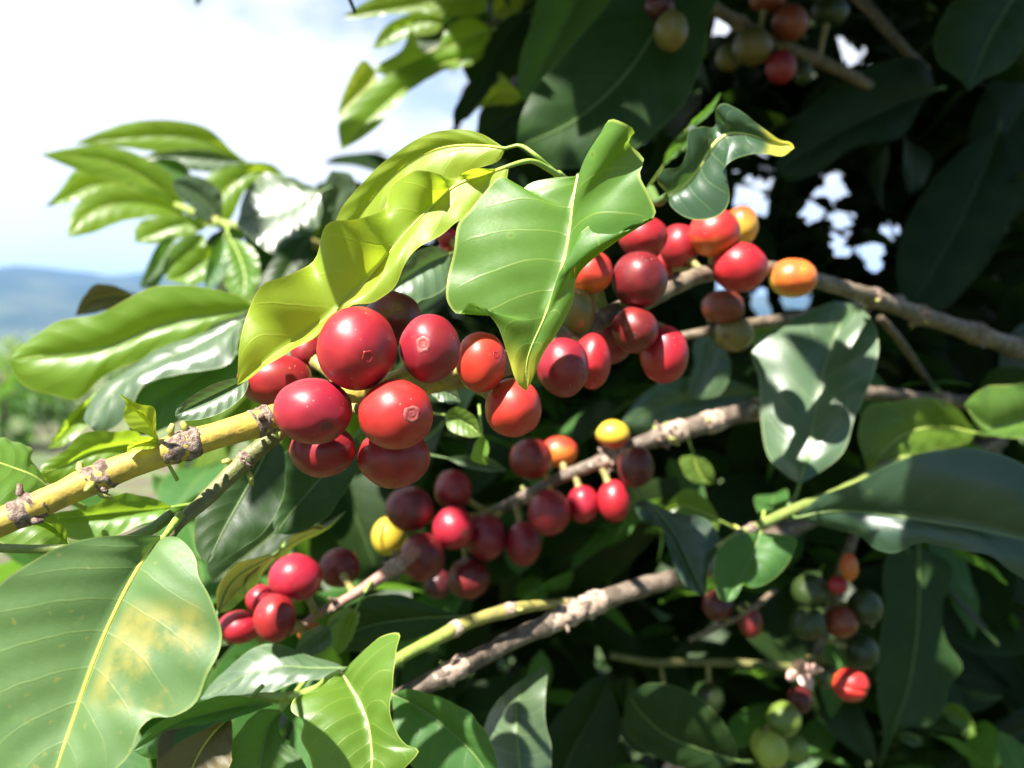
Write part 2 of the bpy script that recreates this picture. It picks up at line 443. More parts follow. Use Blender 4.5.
# ================================================================== LEAVES
# the two yellow-green leaves at the shoot tip, lit from above
leaf('wavy yellow-green leaf arching over the biggest red cherry, seen from its underside', 'B',
     [(535, 425), (480, 445), (400, 475), (330, 535), (260, 610), (190, 695), (110, 780), (20, 850), (-80, 920), (-161, 986)],
     [(500, 432, 0), (440, 430, -4), (395, 455, 2), (330, 438, -6), (285, 440, -2), (232, 478, 3), (205, 540, -1), (130, 560, -7), (70, 572, -4), (35, 660, 2), (-20, 700, -3), (-88, 722, -5), (-128, 782, 0), (-153, 870, -2)],
     [(520, 495), (480, 540), (420, 562), (330, 622), (280, 652), (230, 740), (180, 772), (120, 785), (40, 866), (-60, 915), (-130, 970)],
     'young', (.180, .176), bulge=.09, ripple=1.3, nu=70, nv=9, petiole=[(590, 412, .182), (635, 432, .186), (668, 452, .189)])
leaf('smooth yellow-green leaf behind the wavy one, its back curving up like a sail', 'B',
     [(525, 380), (480, 374), (420, 372), (360, 379), (300, 405), (250, 440), (200, 490), (150, 560), (110, 640), (85, 720)],
     [(505, 366), (470, 345), (430, 333), (390, 332), (330, 342), (270, 374), (200, 428), (140, 490), (100, 545), (75, 640)],
     [(510, 410), (430, 440), (350, 480), (250, 550), (190, 610), (140, 680)],
     'young', (.188, .198), bulge=.12, petiole=[(560, 372, .188), (600, 395, .185), (640, 430, .188), (668, 452, .19)])
lb = leaf('big bright green leaf in the middle with a curled ear above the orange cherry', 'B',
     [(712, 450, .172), (702, 505, .170), (692, 580, .169), (680, 650, .168), (659, 727, .167), (624, 817, .167), (583, 917, .168), (579, 1001, .170)],
     [(700, 451, 0), (640, 456, 1), (590, 468, 2), (558, 490, 2), (530, 457, 2), (508, 454, 2), (470, 495, 2), (440, 535, 2), (405, 575, 1), (394, 640, 0), (380, 700, 0), (376, 770, -1), (408, 806, -2), (433, 775, -3), (465, 791, -3), (504, 832, -2), (532, 910, -1), (556, 980, -1)],
     [(722, 435, 0), (766, 395, -3), (768, 345, -6), (788, 305, -9), (822, 312, -11), (852, 332, -10), (838, 362, -7), (878, 405, -6), (868, 445, -6), (895, 500, -6), (911, 556, -5), (850, 566, -4), (790, 562, -3), (742, 580, -2), (712, 618, -1), (703, 665, 0), (706, 727, 0), (699, 776, 0), (663, 847, 0), (625, 900, 0), (596, 970, 0)],
     'brighttip', .17, bulge=.06, ripple=.45, ribw=.85, nu=64, nv=9, petiole=[(722, 462, .180), (735, 500, .190)])
# its right margin is rolled under and shows the paler underside
def rolled(parent, org, fold, rim_, d, mat):
    ox, oy, k = ORG[org]
    a = catmull([P(ox + x / k, oy + y / k, d) for x, y in fold], 30)
    b = catmull([P(ox + x / k, oy + y / k, d + .0015) for x, y in rim_], 30)
    V, Fc, U = [], [], []
    for i in range(31):
        for j in range(7):
            t = j / 6
            V.append(a[i].lerp(b[i], t) - BACK * (.0022 * math.sin(math.pi * t))); U.append((i / 30, .75 + .25 * t))
    for i in range(30):
        for j in range(6):
            q = i * 7 + j; Fc.append((q, q + 1, q + 8, q + 7))
    return build('rolled_margin', V, Fc, LM[mat], parent, U)
rolled(lb, 'B', [(908, 554), (850, 562), (790, 558), (742, 576), (711, 616), (702, 665), (704, 712)], [(909, 560), (868, 582), (800, 626), (745, 668), (718, 695), (708, 712), (705, 722)], .1665, 'fresh')
leaf('dark green curled leaf with a bright yellow tip above the topmost red cherries', 'M',
     [(318, 492), (400, 440), (470, 350), (525, 262), (600, 205), (720, 215), (800, 250), (905, 270)],
     [(275, 440), (265, 420), (290, 372), (372, 356), (402, 292), (415, 190), (470, 172), (535, 172, 4), (542, 85), (570, 62), (650, 95), (750, 170), (840, 232), (890, 244)],
     [(330, 540), (400, 592), (480, 606), (560, 580), (600, 520), (596, 440), (572, 375), (615, 330), (700, 298), (780, 300), (850, 308)],
     'tip', (.225, .215), bulge=.10, ripple=.2, ribw=2.2, nu=56, petiole=[(270, 520, .232), (235, 470, .24)])
leaf('big dull green leaf with yellow blotches filling the bottom left corner', 'H',
     [(420, 176), (395, 195), (340, 280), (280, 400), (235, 510), (190, 640), (155, 740), (120, 860)],
     [(385, 172), (340, 172), (240, 178), (150, 202), (80, 240), (0, 295), (-100, 430), (-150, 580), (-110, 740), (0, 850)],
     [(455, 178), (485, 205), (500, 232), (508, 275), (540, 330), (566, 420), (558, 480), (530, 535), (500, 605), (445, 636), (390, 640), (355, 675), (330, 735), (250, 810)],
     'old', (.163, .146), bulge=.05, ripple=.35, ribw=.95, nu=60, nv=10, petiole=[(440, 150, .168), (462, 120, .172)])
leaf('small lemon-green leaflet with a hair tip sprouting from the yellow stem', 'D',
     [(405, 492), (388, 440), (352, 408), (328, 385), (302, 367)],
     [(372, 470), (334, 455), (316, 425), (322, 392)], [(400, 462), (393, 402), (362, 396), (330, 381)],
     'young', (.166, .162), bulge=.2, ripple=.1, nu=24)
leaf('tiny folded leaflet below the lemon-green one on the yellow stem', 'D',
     [(408, 494), (382, 492), (350, 498), (325, 517)], [(385, 478), (350, 480), (328, 500)], [(392, 508), (352, 512), (332, 520)],
     'young', (.167, .163), bulge=.2, ripple=.1, nu=20)
leaf('small pale leaf tip peeping out under the wavy yellow-green leaf', 'D',
     [(640, 325), (560, 365), (490, 400), (448, 425)], [(600, 328), (540, 346), (480, 382), (452, 408)], [(625, 370), (570, 415), (510, 434), (458, 434)],
     'gloss', (.185, .178), bulge=.15, ripple=.1, nu=28)
# leaves left of the fruit
leaf('broad blurred bright green leaf with light patches at the left, below the far hill', 'D',
     [(655, 150), (560, 165), (470, 178), (380, 205), (290, 245), (200, 262), (100, 272), (28, 280)],
     [(620, 122), (560, 103), (470, 90), (390, 95), (320, 128), (250, 165), (150, 182), (90, 220), (38, 262)],
     [(600, 172), (550, 188), (480, 245), (400, 255), (340, 290), (270, 318), (200, 382), (130, 370), (62, 348), (30, 305)],
     'glow', (.285, .27), bulge=.16, ripple=.5)
leaf('grey-green glossy leaf shining white, between the broad bright leaf and the yellow stem', 'D',
     [(625, 180), (560, 215), (480, 258), (410, 285), (330, 330), (270, 390), (232, 455)],
     [(600, 180, 2), (520, 212, 4), (430, 243, 5), (380, 268, 5), (300, 328, 4), (250, 360, 3), (215, 430, 1)],
     [(610, 230, -2), (590, 290, -5), (500, 312, -5), (400, 330, -5), (360, 350, -5), (340, 400, -4), (300, 450, -3), (250, 468, -1)],
     'gloss', (.265, .25), bulge=.13, ripple=.5)
leaf('dark green leaf hanging below the shining grey-green one', 'D',
     [(625, 235), (560, 290), (490, 335), (420, 375), (360, 430), (330, 470)],
     [(580, 260), (500, 300), (420, 325), (365, 352), (340, 400)], [(605, 330), (560, 365), (470, 430), (410, 462), (360, 475)],
     'mid', (.272, .255), bulge=.12)
leaf('green leaf behind the young leaflet, its outer margin catching the sun', 'Q',
     [(740, 425), (600, 440), (450, 480), (320, 545), (205, 580)], [(700, 365), (600, 365), (430, 372), (330, 465), (215, 540)], [(690, 520), (560, 530), (420, 572), (300, 640), (225, 620)],
     'glow', (.235, .22), bulge=.14)
leaf('slender lit leaf standing on edge behind the left stem', 'Q',
     [(465, 200), (400, 280), (320, 380), (243, 455)], [(425, 215), (340, 300), (280, 390)], [(480, 230), (440, 340), (330, 440)],
     'glow', (.29, .27), nu=28)
leaf('pale glossy leaf cut off by the left edge above the yellow stem', 'Q',
     [(255, 660), (170, 595), (60, 550), (-80, 500), (-250, 430)], [(205, 570, 3), (158, 500, 6), (168, 466, 8), (100, 425, 9), (0, 402, 9), (-120, 385, 6)], [(200, 700, -3), (60, 765, -7), (-80, 760, -8), (-200, 600, -5)],
     'bright', (.20, .19), bulge=.14)
leaf('yellow-green leaf lying just under the yellow stem', 'H',
     [(442, 100), (380, 108), (300, 115), (220, 122), (140, 130), (85, 135)], [(410, 84), (340, 66), (290, 70), (230, 98), (150, 112)], [(430, 118), (350, 150), (280, 180), (200, 184), (140, 165)],
     'fresh', (.22, .21), bulge=.15)
leaf('pale curved leaf low at the left edge between stem and blotched leaf', 'H',
     [(175, 195), (150, 165), (120, 140), (60, 125), (-60, 110)], [(165, 150), (130, 112), (60, 100)], [(150, 200), (100, 205), (0, 190)],
     'fresh', (.185, .18), bulge=.15, nu=28)
leaf('dark green leaf hanging below the stem, left of the lower cherries', 'E',
     [(190, 400), (150, 480), (105, 560), (60, 640), (20, 725)], [(130, 430), (60, 495), (5, 560), (-15, 640), (-5, 700)], [(216, 440), (212, 560), (170, 640), (100, 692), (50, 722)],
     'dark', (.225, .21), bulge=.08)
leaf('grey-green leaf hanging right behind the two lowest big cherries', 'E',
     [(400, 400), (335, 480), (280, 540), (230, 600), (192, 650)], [(300, 420), (220, 438), (192, 520), (184, 600)], [(420, 450), (370, 540), (320, 610), (240, 650)],
     'dark', (.245, .23), bulge=.06)
leaf('curled leaf with a bright wavy rim above the lower left red cherries', 'U',
     [(56, 618), (95, 525), (150, 478), (215, 444), (270, 408), (345, 366), (470, 290)], [(55, 545, -8), (115, 460, -12), (180, 446, -13), (250, 424, -13), (290, 380, -12), (350, 350, -10), (420, 330, -7)], [(95, 610, 2), (150, 560, 4), (190, 515, 5), (240, 450, 4), (290, 414, 3), (400, 354, 2)],
     'curl', (.225, .25), bulge=-.10)
leaf('dark green leaf in the gap above the curled bright-rimmed leaf', 'U',
     [(380, 200), (300, 300), (220, 380), (130, 450), (40, 520)], [(250, 230), (130, 330), (60, 400), (20, 470)], [(400, 290), (330, 380), (240, 450), (130, 500)],
     'dark', (.31, .30))
leaf('glossy leaf flashing white under the lower left cherries', 'H',
     [(885, 512), (800, 512), (720, 508), (640, 525), (570, 562), (512, 592)], [(860, 500, 2), (780, 478, 4), (710, 450, 5), (650, 462, 5), (600, 498, 4), (540, 555, 2)], [(860, 535, -2), (760, 548, -3), (700, 572, -4), (640, 592, -4), (570, 592, -2)],
     'gloss', (.226, .224), bulge=.06, ripple=.6)
leaf('small pale leaf below the pinkish twig of the lower left cherries', 'I',
     [(335, 405), (310, 430), (275, 455), (245, 462)], [(300, 405), (265, 425)], [(335, 450), (300, 478), (265, 475)], 'gloss', (.25, .24), nu=24)
leaf('bright green leaflet between the pinkish twig and the dark oval leaf', 'I',
     [(400, 360), (380, 400), (365, 440), (352, 480)], [(370, 360), (330, 385), (325, 420), (340, 460)], [(410, 380), (395, 420), (375, 460)], 'bright', (.258, .25), nu=24)
leaf('dark oval leaf beside the green twig under the middle cherries', 'I',
     [(675, 380), (600, 382), (530, 388), (430, 405), (345, 445)], [(590, 352), (510, 324), (440, 328), (375, 358), (340, 400)], [(610, 418), (540, 440), (460, 455), (400, 470), (360, 462)],
     'dark', (.27, .258), bulge=.12)
leaf('crinkled bright green leaf with wavy rim at the bottom beside the cut stem', 'I',
     [(362, 522), (385, 560), (412, 605), (432, 660), (440, 730), (436, 820)],
     [(340, 538), (290, 570), (242, 590), (233, 622), (265, 650), (258, 690), (280, 735), (300, 790)],
     [(395, 492), (460, 432), (515, 425), (500, 470), (497, 530), (490, 600), (492, 655), (528, 708), (560, 722), (530, 762), (475, 805)],
     'fresh', (.20, .185), bulge=.09, ripple=.5, nu=56, petiole=[(330, 535, .204), (300, 560, .207), (230, 590, .21)])
leaf('dark leaf with a pale sheen right of the crinkled bright leaf', 'I',
     [(490, 580), (540, 600), (600, 640), (660, 690), (715, 750), (760, 830)], [(520, 568), (570, 572), (640, 596), (700, 640), (745, 700), (765, 770)], [(495, 620), (498, 690), (540, 760), (640, 830)],
     'mid', (.232, .22), bulge=.12)
leaf('upright leaf with one half brilliant white and one half green at the bottom', 'S',
     [(150, 880), (146, 761), (136, 640), (134, 540), (160, 470), (236, 386)], [(60, 860, 2), (30, 760, 3), (0, 690, 3), (20, 600, 3), (60, 520, 2), (150, 440, 0)], [(240, 850, 3), (262, 700, 5), (238, 580, 5), (240, 480, 3), (246, 420, 1)],
     'gloss', (.242, .278), bulge=.03, ripple=.2)
leaf('withered brown leaf with a yellow rib at the bottom edge', 'H',
     [(592, 635), (545, 680), (505, 740), (470, 830)], [(560, 650), (480, 662), (412, 680), (402, 745), (410, 810)], [(595, 690), (588, 760), (560, 820)],
     'brown', (.205, .195), bulge=.05, nu=30)
leaf('dark leaf with a pale rib between the withered leaf and the crinkled one', 'H',
     [(722, 618), (690, 660), (672, 720), (660, 840)], [(660, 622), (600, 690), (560, 800)], [(716, 680), (768, 738), (800, 820)],
     'mid', (.215, .205), bulge=.1, nu=30)
leaf('long dark leaf lying sideways beneath the blotched leaf', 'H',
     [(705, 603), (620, 610), (540, 628), (450, 655), (340, 725)], [(620, 584), (540, 588), (470, 618), (380, 670)], [(640, 628), (560, 655), (480, 690), (390, 745)],
     'mid', (.21, .195), bulge=.12)
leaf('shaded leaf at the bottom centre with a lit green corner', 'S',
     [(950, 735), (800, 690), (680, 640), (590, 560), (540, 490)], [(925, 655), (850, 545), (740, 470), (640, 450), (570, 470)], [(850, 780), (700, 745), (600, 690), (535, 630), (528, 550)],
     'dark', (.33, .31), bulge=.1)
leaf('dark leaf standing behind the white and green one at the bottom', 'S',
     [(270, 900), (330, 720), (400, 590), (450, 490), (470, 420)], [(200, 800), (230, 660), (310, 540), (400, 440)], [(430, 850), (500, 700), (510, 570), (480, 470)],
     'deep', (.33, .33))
# right-hand shoot
leaf('grey-green leaf hanging tip-up with a black shadow across it, right of the cherries', 'K',
     [(450, 470), (470, 400), (490, 290), (512, 180), (545, 80), (580, 10)], [(420, 452, 2), (370, 402, 5), (350, 300, 7), (345, 200, 8), (328, 130, 8), (378, 80, 6), (450, 40, 4), (535, 5, 2)], [(500, 442, -2), (560, 392, -6), (592, 300, -7), (628, 220, -7), (652, 130, -5), (640, 60, -3), (605, 20, -1)],
     'gloss', (.300, .338), bulge=.08, ripple=.35, petiole=[(440, 500, .302), (420, 530, .30)])
leaf('large dark leaf with bluish sheen reaching out of the right edge', 'K',
     [(440, 558), (530, 540), (640, 545), (760, 563), (880, 583), (1000, 607), (1180, 650)], [(500, 505), (560, 480), (620, 455), (700, 412), (780, 390), (900, 382), (1020, 420), (1130, 540)], [(560, 592), (600, 600), (640, 635), (690, 648), (760, 620), (830, 632), (880, 642), (940, 655), (1000, 700), (1100, 740)],
     'darkgloss', (.29, .26), bulge=.12, ripple=.4, petiole=[(425, 545, .295), (380, 570, .293)])
leaf('bright green leaf behind the large dark one, its yellowish tip pointing down left', 'K',
     [(900, 340), (820, 325), (740, 335), (680, 372), (622, 438)], [(840, 268), (760, 250), (692, 262), (632, 270), (600, 335)], [(880, 365), (790, 385), (710, 402), (655, 430)],
     'fresh', (.36, .34), bulge=.1)
leaf('bright leaf cut off by the right edge at half height', 'K',
     [(1130, 285), (1000, 315), (930, 328), (870, 268)], [(1080, 210), (1000, 218), (920, 225)], [(1090, 340), (1000, 352), (925, 340)], 'bright', (.36, .34), nu=30)
leaf('dark two-lobed leaf drooping beside the green shoot below the middle cherries', 'K',
     [(55, 510), (110, 570), (150, 640), (180, 700), (206, 758)], [(26, 525), (45, 560), (92, 585), (120, 660), (160, 735)], [(130, 545), (210, 560), (246, 620), (214, 690), (212, 735)],
     'darkgloss', (.30, .285), bulge=.1)
leaf('small leaf with a lit lower margin hanging from the green shoot', 'K',
     [(350, 595), (330, 650), (300, 705), (262, 775)], [(290, 600), (236, 650), (232, 725), (244, 765)], [(440, 612), (422, 670), (375, 720), (325, 738), (308, 725), (285, 765)],
     'mid', (.285, .27), bulge=.1)
leaf('mottled leaf below the olive cherry and above the middle branch', 'G',
     [(535, 395), (530, 440), (520, 490), (490, 560)], [(500, 410), (495, 480), (480, 530)], [(570, 420), (590, 490), (560, 550)], 'gloss', (.40, .39), nu=30)
leaf('broad lit leaf lying behind the middle branch near the yellow cherry', 'G',
     [(680, 545), (580, 555), (480, 565), (400, 590), (310, 622)], [(600, 515), (500, 505), (420, 515), (345, 570)], [(640, 595), (540, 610), (440, 632), (350, 650)],
     'gloss', (.41, .38))
leaf('pale leaf tip lit beside the dark-shadowed grey-green leaf', 'G',
     [(640, 390), (690, 380), (740, 372), (800, 378)], [(665, 365), (720, 352)], [(660, 440), (720, 420), (770, 400)], 'fresh', (.40, .39), nu=24)
leaf('small lit leaf below the middle branch beside the dark wine cherry', 'J',
     [(690, 140), (700, 175), (720, 205), (745, 215)], [(655, 150), (680, 205)], [(720, 150), (742, 185)], 'bright', (.36, .36), nu=20)
leaf('leaf with a lit patch tucked behind the two-lobed drooping leaf', 'J',
     [(760, 310), (700, 280), (650, 270), (600, 300)], [(720, 250), (670, 228), (620, 270)], [(740, 350), (680, 340), (620, 330)], 'bright', (.34, .34), nu=24)
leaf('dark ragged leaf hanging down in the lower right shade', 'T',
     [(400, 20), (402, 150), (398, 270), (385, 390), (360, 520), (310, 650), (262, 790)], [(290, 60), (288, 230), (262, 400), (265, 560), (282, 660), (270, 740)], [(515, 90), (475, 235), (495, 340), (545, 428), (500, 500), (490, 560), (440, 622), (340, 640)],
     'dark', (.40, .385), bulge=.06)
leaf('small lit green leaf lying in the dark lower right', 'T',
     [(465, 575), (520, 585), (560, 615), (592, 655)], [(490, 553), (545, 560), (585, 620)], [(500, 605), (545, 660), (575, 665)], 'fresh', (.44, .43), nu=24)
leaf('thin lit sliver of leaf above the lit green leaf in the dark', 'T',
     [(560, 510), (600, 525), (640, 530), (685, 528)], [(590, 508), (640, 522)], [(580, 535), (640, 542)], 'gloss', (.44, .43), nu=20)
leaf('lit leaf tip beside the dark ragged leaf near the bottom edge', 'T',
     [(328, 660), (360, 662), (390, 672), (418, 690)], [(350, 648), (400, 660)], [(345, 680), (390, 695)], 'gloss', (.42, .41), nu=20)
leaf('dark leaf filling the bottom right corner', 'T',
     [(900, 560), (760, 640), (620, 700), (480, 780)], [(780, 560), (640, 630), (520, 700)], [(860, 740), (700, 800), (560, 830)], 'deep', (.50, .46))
# big shaded leaves at the top
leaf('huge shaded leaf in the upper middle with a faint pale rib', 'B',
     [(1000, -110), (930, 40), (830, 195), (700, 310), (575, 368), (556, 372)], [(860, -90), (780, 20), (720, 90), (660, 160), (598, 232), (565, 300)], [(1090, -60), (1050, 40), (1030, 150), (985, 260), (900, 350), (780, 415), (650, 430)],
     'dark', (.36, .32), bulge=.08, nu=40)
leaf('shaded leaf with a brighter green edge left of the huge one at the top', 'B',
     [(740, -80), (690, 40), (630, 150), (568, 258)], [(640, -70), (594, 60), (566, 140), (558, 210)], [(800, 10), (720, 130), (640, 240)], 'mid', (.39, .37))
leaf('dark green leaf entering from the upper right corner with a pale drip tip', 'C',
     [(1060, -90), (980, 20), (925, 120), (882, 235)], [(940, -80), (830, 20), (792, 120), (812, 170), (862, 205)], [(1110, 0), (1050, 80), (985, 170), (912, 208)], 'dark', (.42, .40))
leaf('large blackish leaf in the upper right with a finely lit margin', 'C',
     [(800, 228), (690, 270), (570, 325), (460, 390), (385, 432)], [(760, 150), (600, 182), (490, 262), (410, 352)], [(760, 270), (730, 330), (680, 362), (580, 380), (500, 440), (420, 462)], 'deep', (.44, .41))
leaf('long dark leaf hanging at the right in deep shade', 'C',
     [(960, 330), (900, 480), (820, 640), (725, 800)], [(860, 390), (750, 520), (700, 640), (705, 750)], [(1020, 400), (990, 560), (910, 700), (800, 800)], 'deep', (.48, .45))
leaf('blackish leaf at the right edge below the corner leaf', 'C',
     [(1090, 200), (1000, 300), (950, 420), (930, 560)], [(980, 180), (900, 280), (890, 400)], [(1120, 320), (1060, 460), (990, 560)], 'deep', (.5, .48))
leaf('thin edge-on leaf behind the curled yellow-tipped one', 'M',
     [(425, 165), (470, 120), (520, 75), (565, 10)], [(430, 140), (500, 80), (555, 15)], [(450, 165), (520, 100)], 'mid', (.30, .29), nu=20)
leaf('second narrow leaf fanning out behind the curled yellow-tipped one', 'M',
     [(290, 360), (340, 290), (400, 240), (430, 190)], [(320, 270), (390, 195)], [(330, 325), (400, 270)], 'mid', (.30, .29), nu=20)
# blurred sprays against the sky
G_ = 'leaves of the blurred spray at the upper left'
leaf('topmost blurred leaf of the upper left spray, arched and evenly green', 'N',
     [(700, 205), (600, 142), (450, 112), (300, 122), (140, 140)], [(640, 155), (570, 92), (440, 64), (310, 74), (220, 104)], [(560, 160), (400, 165), (300, 152), (200, 145)], 'glow', (.50, .48), G_)
leaf('pointed pale green leaf reaching farthest left in the upper left spray', 'N',
     [(505, 365), (400, 275), (280, 205), (150, 178), (32, 174)], [(455, 245), (330, 168), (220, 145), (120, 155)], [(440, 320), (300, 268), (200, 242), (105, 205)], 'glow', (.48, .45), G_)
leaf('short leaf under the pointed pale one in the upper left spray', 'N',
     [(330, 280), (220, 268), (120, 308), (48, 343)], [(240, 215), (150, 222), (95, 290)], [(250, 300), (160, 322)], 'glow', (.50, .48), G_)
leaf('lowest drooping leaf of the upper left spray, its tip pointing down', 'N',
     [(500, 370), (400, 335), (280, 330), (180, 370), (120, 442)], [(430, 290), (300, 268), (200, 298), (130, 360)], [(430, 372), (310, 385), (200, 425)], 'glow', (.48, .45), G_)
leaf('dark glossy leaf beneath the topmost arched one in the upper left spray', 'N',
     [(700, 200), (600, 192), (480, 182), (355, 186)], [(600, 145), (450, 148)], [(610, 232), (520, 225), (430, 205)], 'gloss', (.51, .50), G_)
leaf('small shaded leaf in the heart of the upper left spray', 'N',
     [(520, 250), (470, 220), (430, 200), (390, 195)], [(490, 200), (430, 185)], [(500, 265), (440, 250)], 'mid', (.50, .49), G_)
leaf('pale shiny leaf standing up in the upper left spray', 'N',
     [(612, 395), (560, 325), (505, 280), (455, 262)], [(612, 300), (560, 252), (500, 240)], [(570, 385), (510, 340), (470, 300)], 'gloss', (.46, .45), G_)
leaf('broad green leaf right of the shiny one in the upper left spray', 'N',
     [(830, 255), (740, 225), (660, 260), (600, 320), (580, 370)], [(770, 205), (690, 203), (600, 225), (555, 260)], [(760, 260), (690, 290), (650, 370), (620, 400)], 'glow', (.50, .48), G_)
leaf('big pale grey-green leaf with white glints, right of the upper left spray', 'N',
     [(930, 295), (860, 335), (780, 360), (700, 390), (660, 400)], [(900, 275, 5), (830, 248, 10), (740, 240, 12), (685, 310, 6)], [(930, 370, -4), (870, 470, -11), (800, 500, -12), (740, 470, -10), (690, 430, -4)], 'gloss', (.41, .41), bulge=.05)
leaf('dark underside of a leaf beneath the big pale grey-green one', 'N',
     [(860, 470), (800, 490), (740, 490), (680, 430)], [(800, 470), (720, 440)], [(830, 510), (770, 545), (710, 500)], 'dark', (.43, .42), nu=24)
leaf('pale leaf pointing up beside the yellow-green sail-shaped leaf', 'N',
     [(910, 420), (950, 350), (990, 290), (965, 225)], [(900, 350), (930, 290), (950, 250)], [(990, 390), (1040, 310), (1030, 240)], 'gloss', (.42, .41))
leaf('small sunlit leaf under the shoot of the upper left spray', 'N',
     [(585, 400), (480, 400), (400, 430), (335, 455)], [(500, 370), (400, 375), (340, 400)], [(530, 425), (440, 455), (370, 460)], 'glow', (.47, .46), G_)
leaf('dappled leaf below the spray, above the broad bright leaf', 'N',
     [(600, 470), (540, 530), (480, 570), (430, 575)], [(540, 470), (450, 540)], [(600, 540), (530, 590)], 'glow', (.40, .39))
leaf('narrow leaf dropping between the dappled leaf and the pink-spotted one', 'N',
     [(620, 440), (600, 500), (580, 560), (560, 610)], [(590, 460), (560, 560)], [(640, 500), (610, 580)], 'mid', (.40, .39), nu=24)
leaf('leaf with sunlit pinkish blotch beside the yellow-green wavy leaf', 'N',
     [(640, 440), (670, 500), (690, 570), (680, 630)], [(620, 480), (615, 560), (640, 615)], [(710, 470), (738, 540), (720, 610)], 'fresh', (.40, .39))
leaf('dull yellowish leaf tip behind the broad bright leaf against the hills', 'N',
     [(330, 620), (260, 625), (200, 640), (145, 690)], [(270, 595), (210, 590), (165, 640)], [(290, 660), (210, 680)], 'brown', (.33, .32), nu=24)
leaf('shaded leaf right of the pink-blotched one behind the wavy yellow-green leaf', 'N',
     [(900, 430), (850, 500), (810, 570), (760, 640)], [(830, 450), (770, 520), (735, 600)], [(900, 500), (860, 580), (800, 640)], 'dark', (.40, .38))
for i, (nm, md, le, ri, mt) in enumerate([
    ('shaded leaf on the shoot below the upper left spray, leftmost of three', [(470, 430), (420, 500), (390, 560), (350, 600)], [(420, 450), (370, 540)], [(450, 510), (400, 600)], 'mid'),
    ('middle shaded leaf of three below the upper left spray', [(560, 430), (520, 480), (470, 520), (420, 560)], [(510, 430), (440, 490)], [(560, 490), (490, 550)], 'bright'),
    ('darkest leaf of three below the upper left spray, near the grey-green leaf', [(690, 430), (640, 440), (590, 470), (560, 520)], [(640, 410), (570, 440)], [(660, 480), (610, 520)], 'dark')]):
    leaf(nm, 'N', md, le, ri, mt, (.45, .44), nu=24)
H_ = 'leaves of the blurred spray at the top'
leaf('uppermost leaf of the top spray, its point reaching left into the white sky', 'O',
     [(610, -20), (450, 5), (300, 25), (180, 45), (75, 66)], [(450, -60), (300, -40), (180, 0)], [(600, 45), (470, 62), (300, 48), (150, 68)], 'glow', (.50, .50), H_)
leaf('short green leaf under the uppermost leaf of the top spray', 'O',
     [(460, 60), (380, 75), (290, 105), (190, 180)], [(400, 40), (300, 60), (230, 105)], [(430, 115), (330, 135), (240, 172)], 'glow', (.50, .50), H_)
leaf('leaf with frilled grey-green rim in the middle of the top spray', 'O',
     [(625, 110), (510, 155), (400, 205), (310, 250), (200, 262)], [(560, 65), (470, 95), (425, 180), (370, 190), (335, 110), (300, 180), (210, 240)], [(590, 180), (500, 230), (400, 262), (330, 300), (230, 272)], 'glow', (.48, .46), H_, ripple=1.2)
leaf('long lower leaf of the top spray slanting down to the left', 'O',
     [(565, 205), (450, 235), (330, 310), (200, 420), (78, 552)], [(450, 190), (330, 230), (220, 290), (110, 390), (68, 450)], [(500, 235), (370, 300), (280, 390), (190, 480)], 'glow', (.47, .45), H_)
leaf('pale yellow sunlit leaf at the left end of the top spray', 'O',
     [(205, 260), (160, 320), (110, 370), (62, 425)], [(160, 220), (90, 330)], [(205, 340), (140, 410)], 'young', (.51, .50), H_)
leaf('dark leaf dropping from the top spray towards the yellow-green leaves', 'O',
     [(770, 40), (690, 130), (620, 250), (560, 360), (488, 462)], [(690, 60), (610, 160), (565, 290), (490, 400)], [(770, 120), (700, 240), (620, 330), (540, 430)], 'deep', (.46, .44), H_)
leaf('lit three-cornered leaf in front of the dark dropping one at the top', 'O',
     [(580, 392), (650, 345), (700, 350), (748, 352)], [(615, 340), (655, 265), (700, 310)], [(640, 385), (710, 378)], 'young', (.45, .45), H_, nu=24)
leaf('dark leaf under the lit three-cornered one', 'O',
     [(750, 375), (680, 430), (620, 480), (570, 520)], [(670, 378), (590, 400), (575, 460)], [(750, 450), (690, 510)], 'deep', (.45, .45), H_)
leaf('yellowish young leaf at the very top between the spray and the shaded leaves', 'O',
     [(640, 60), (670, 20), (700, -10), (740, -40)], [(630, 20), (660, -30)], [(690, 70), (740, 20)], 'young', (.49, .49), H_, nu=20)
leaf('tiny dark leaf tip at the top edge in the white sky', '_', [(200, -30), (199, -18), (198, -5), (196, 7)], [(194, -20), (195, -4)], [(206, -18), (203, -3)], 'mid', (.5, .5), nu=16)

leaf('small pale leaf below the dark plum gap between front bunch and orange-red cherries', 'E',
     [(575, 262), (610, 275), (640, 290), (668, 312)], [(600, 250), (645, 258)], [(600, 300), (640, 318)], 'gloss', (.225, .222), nu=20)
leaf('bright green leaflet in the dark gap under the orange-red cherries', 'E',
     [(625, 345), (655, 350), (690, 372), (722, 400)], [(655, 325), (700, 345)], [(640, 385), (690, 402)], 'bright', (.245, .24), nu=20)
leaf('narrow lit leaf standing in the dark gap above the middle bunch', 'E',
     [(722, 392), (725, 420), (722, 448), (735, 475)], [(700, 425), (695, 460)], [(738, 420), (738, 455)], 'bright', (.25, .25), nu=20)
leaf('pale leaf strip lying above the glossy red cherry of the middle bunch', 'E',
     [(630, 455), (680, 462), (730, 470), (790, 490)], [(680, 448), (740, 455)], [(670, 475), (730, 490)], 'gloss', (.28, .28), nu=20)
leaf('dull green leaf in the gap under the wavy yellow-green leaf, left of the bright one', 'B',
     [(385, 650), (330, 675), (265, 720), (195, 775)], [(345, 630), (285, 650), (220, 710)], [(375, 735), (310, 770), (245, 800)], 'gloss', (.235, .225), nu=30)

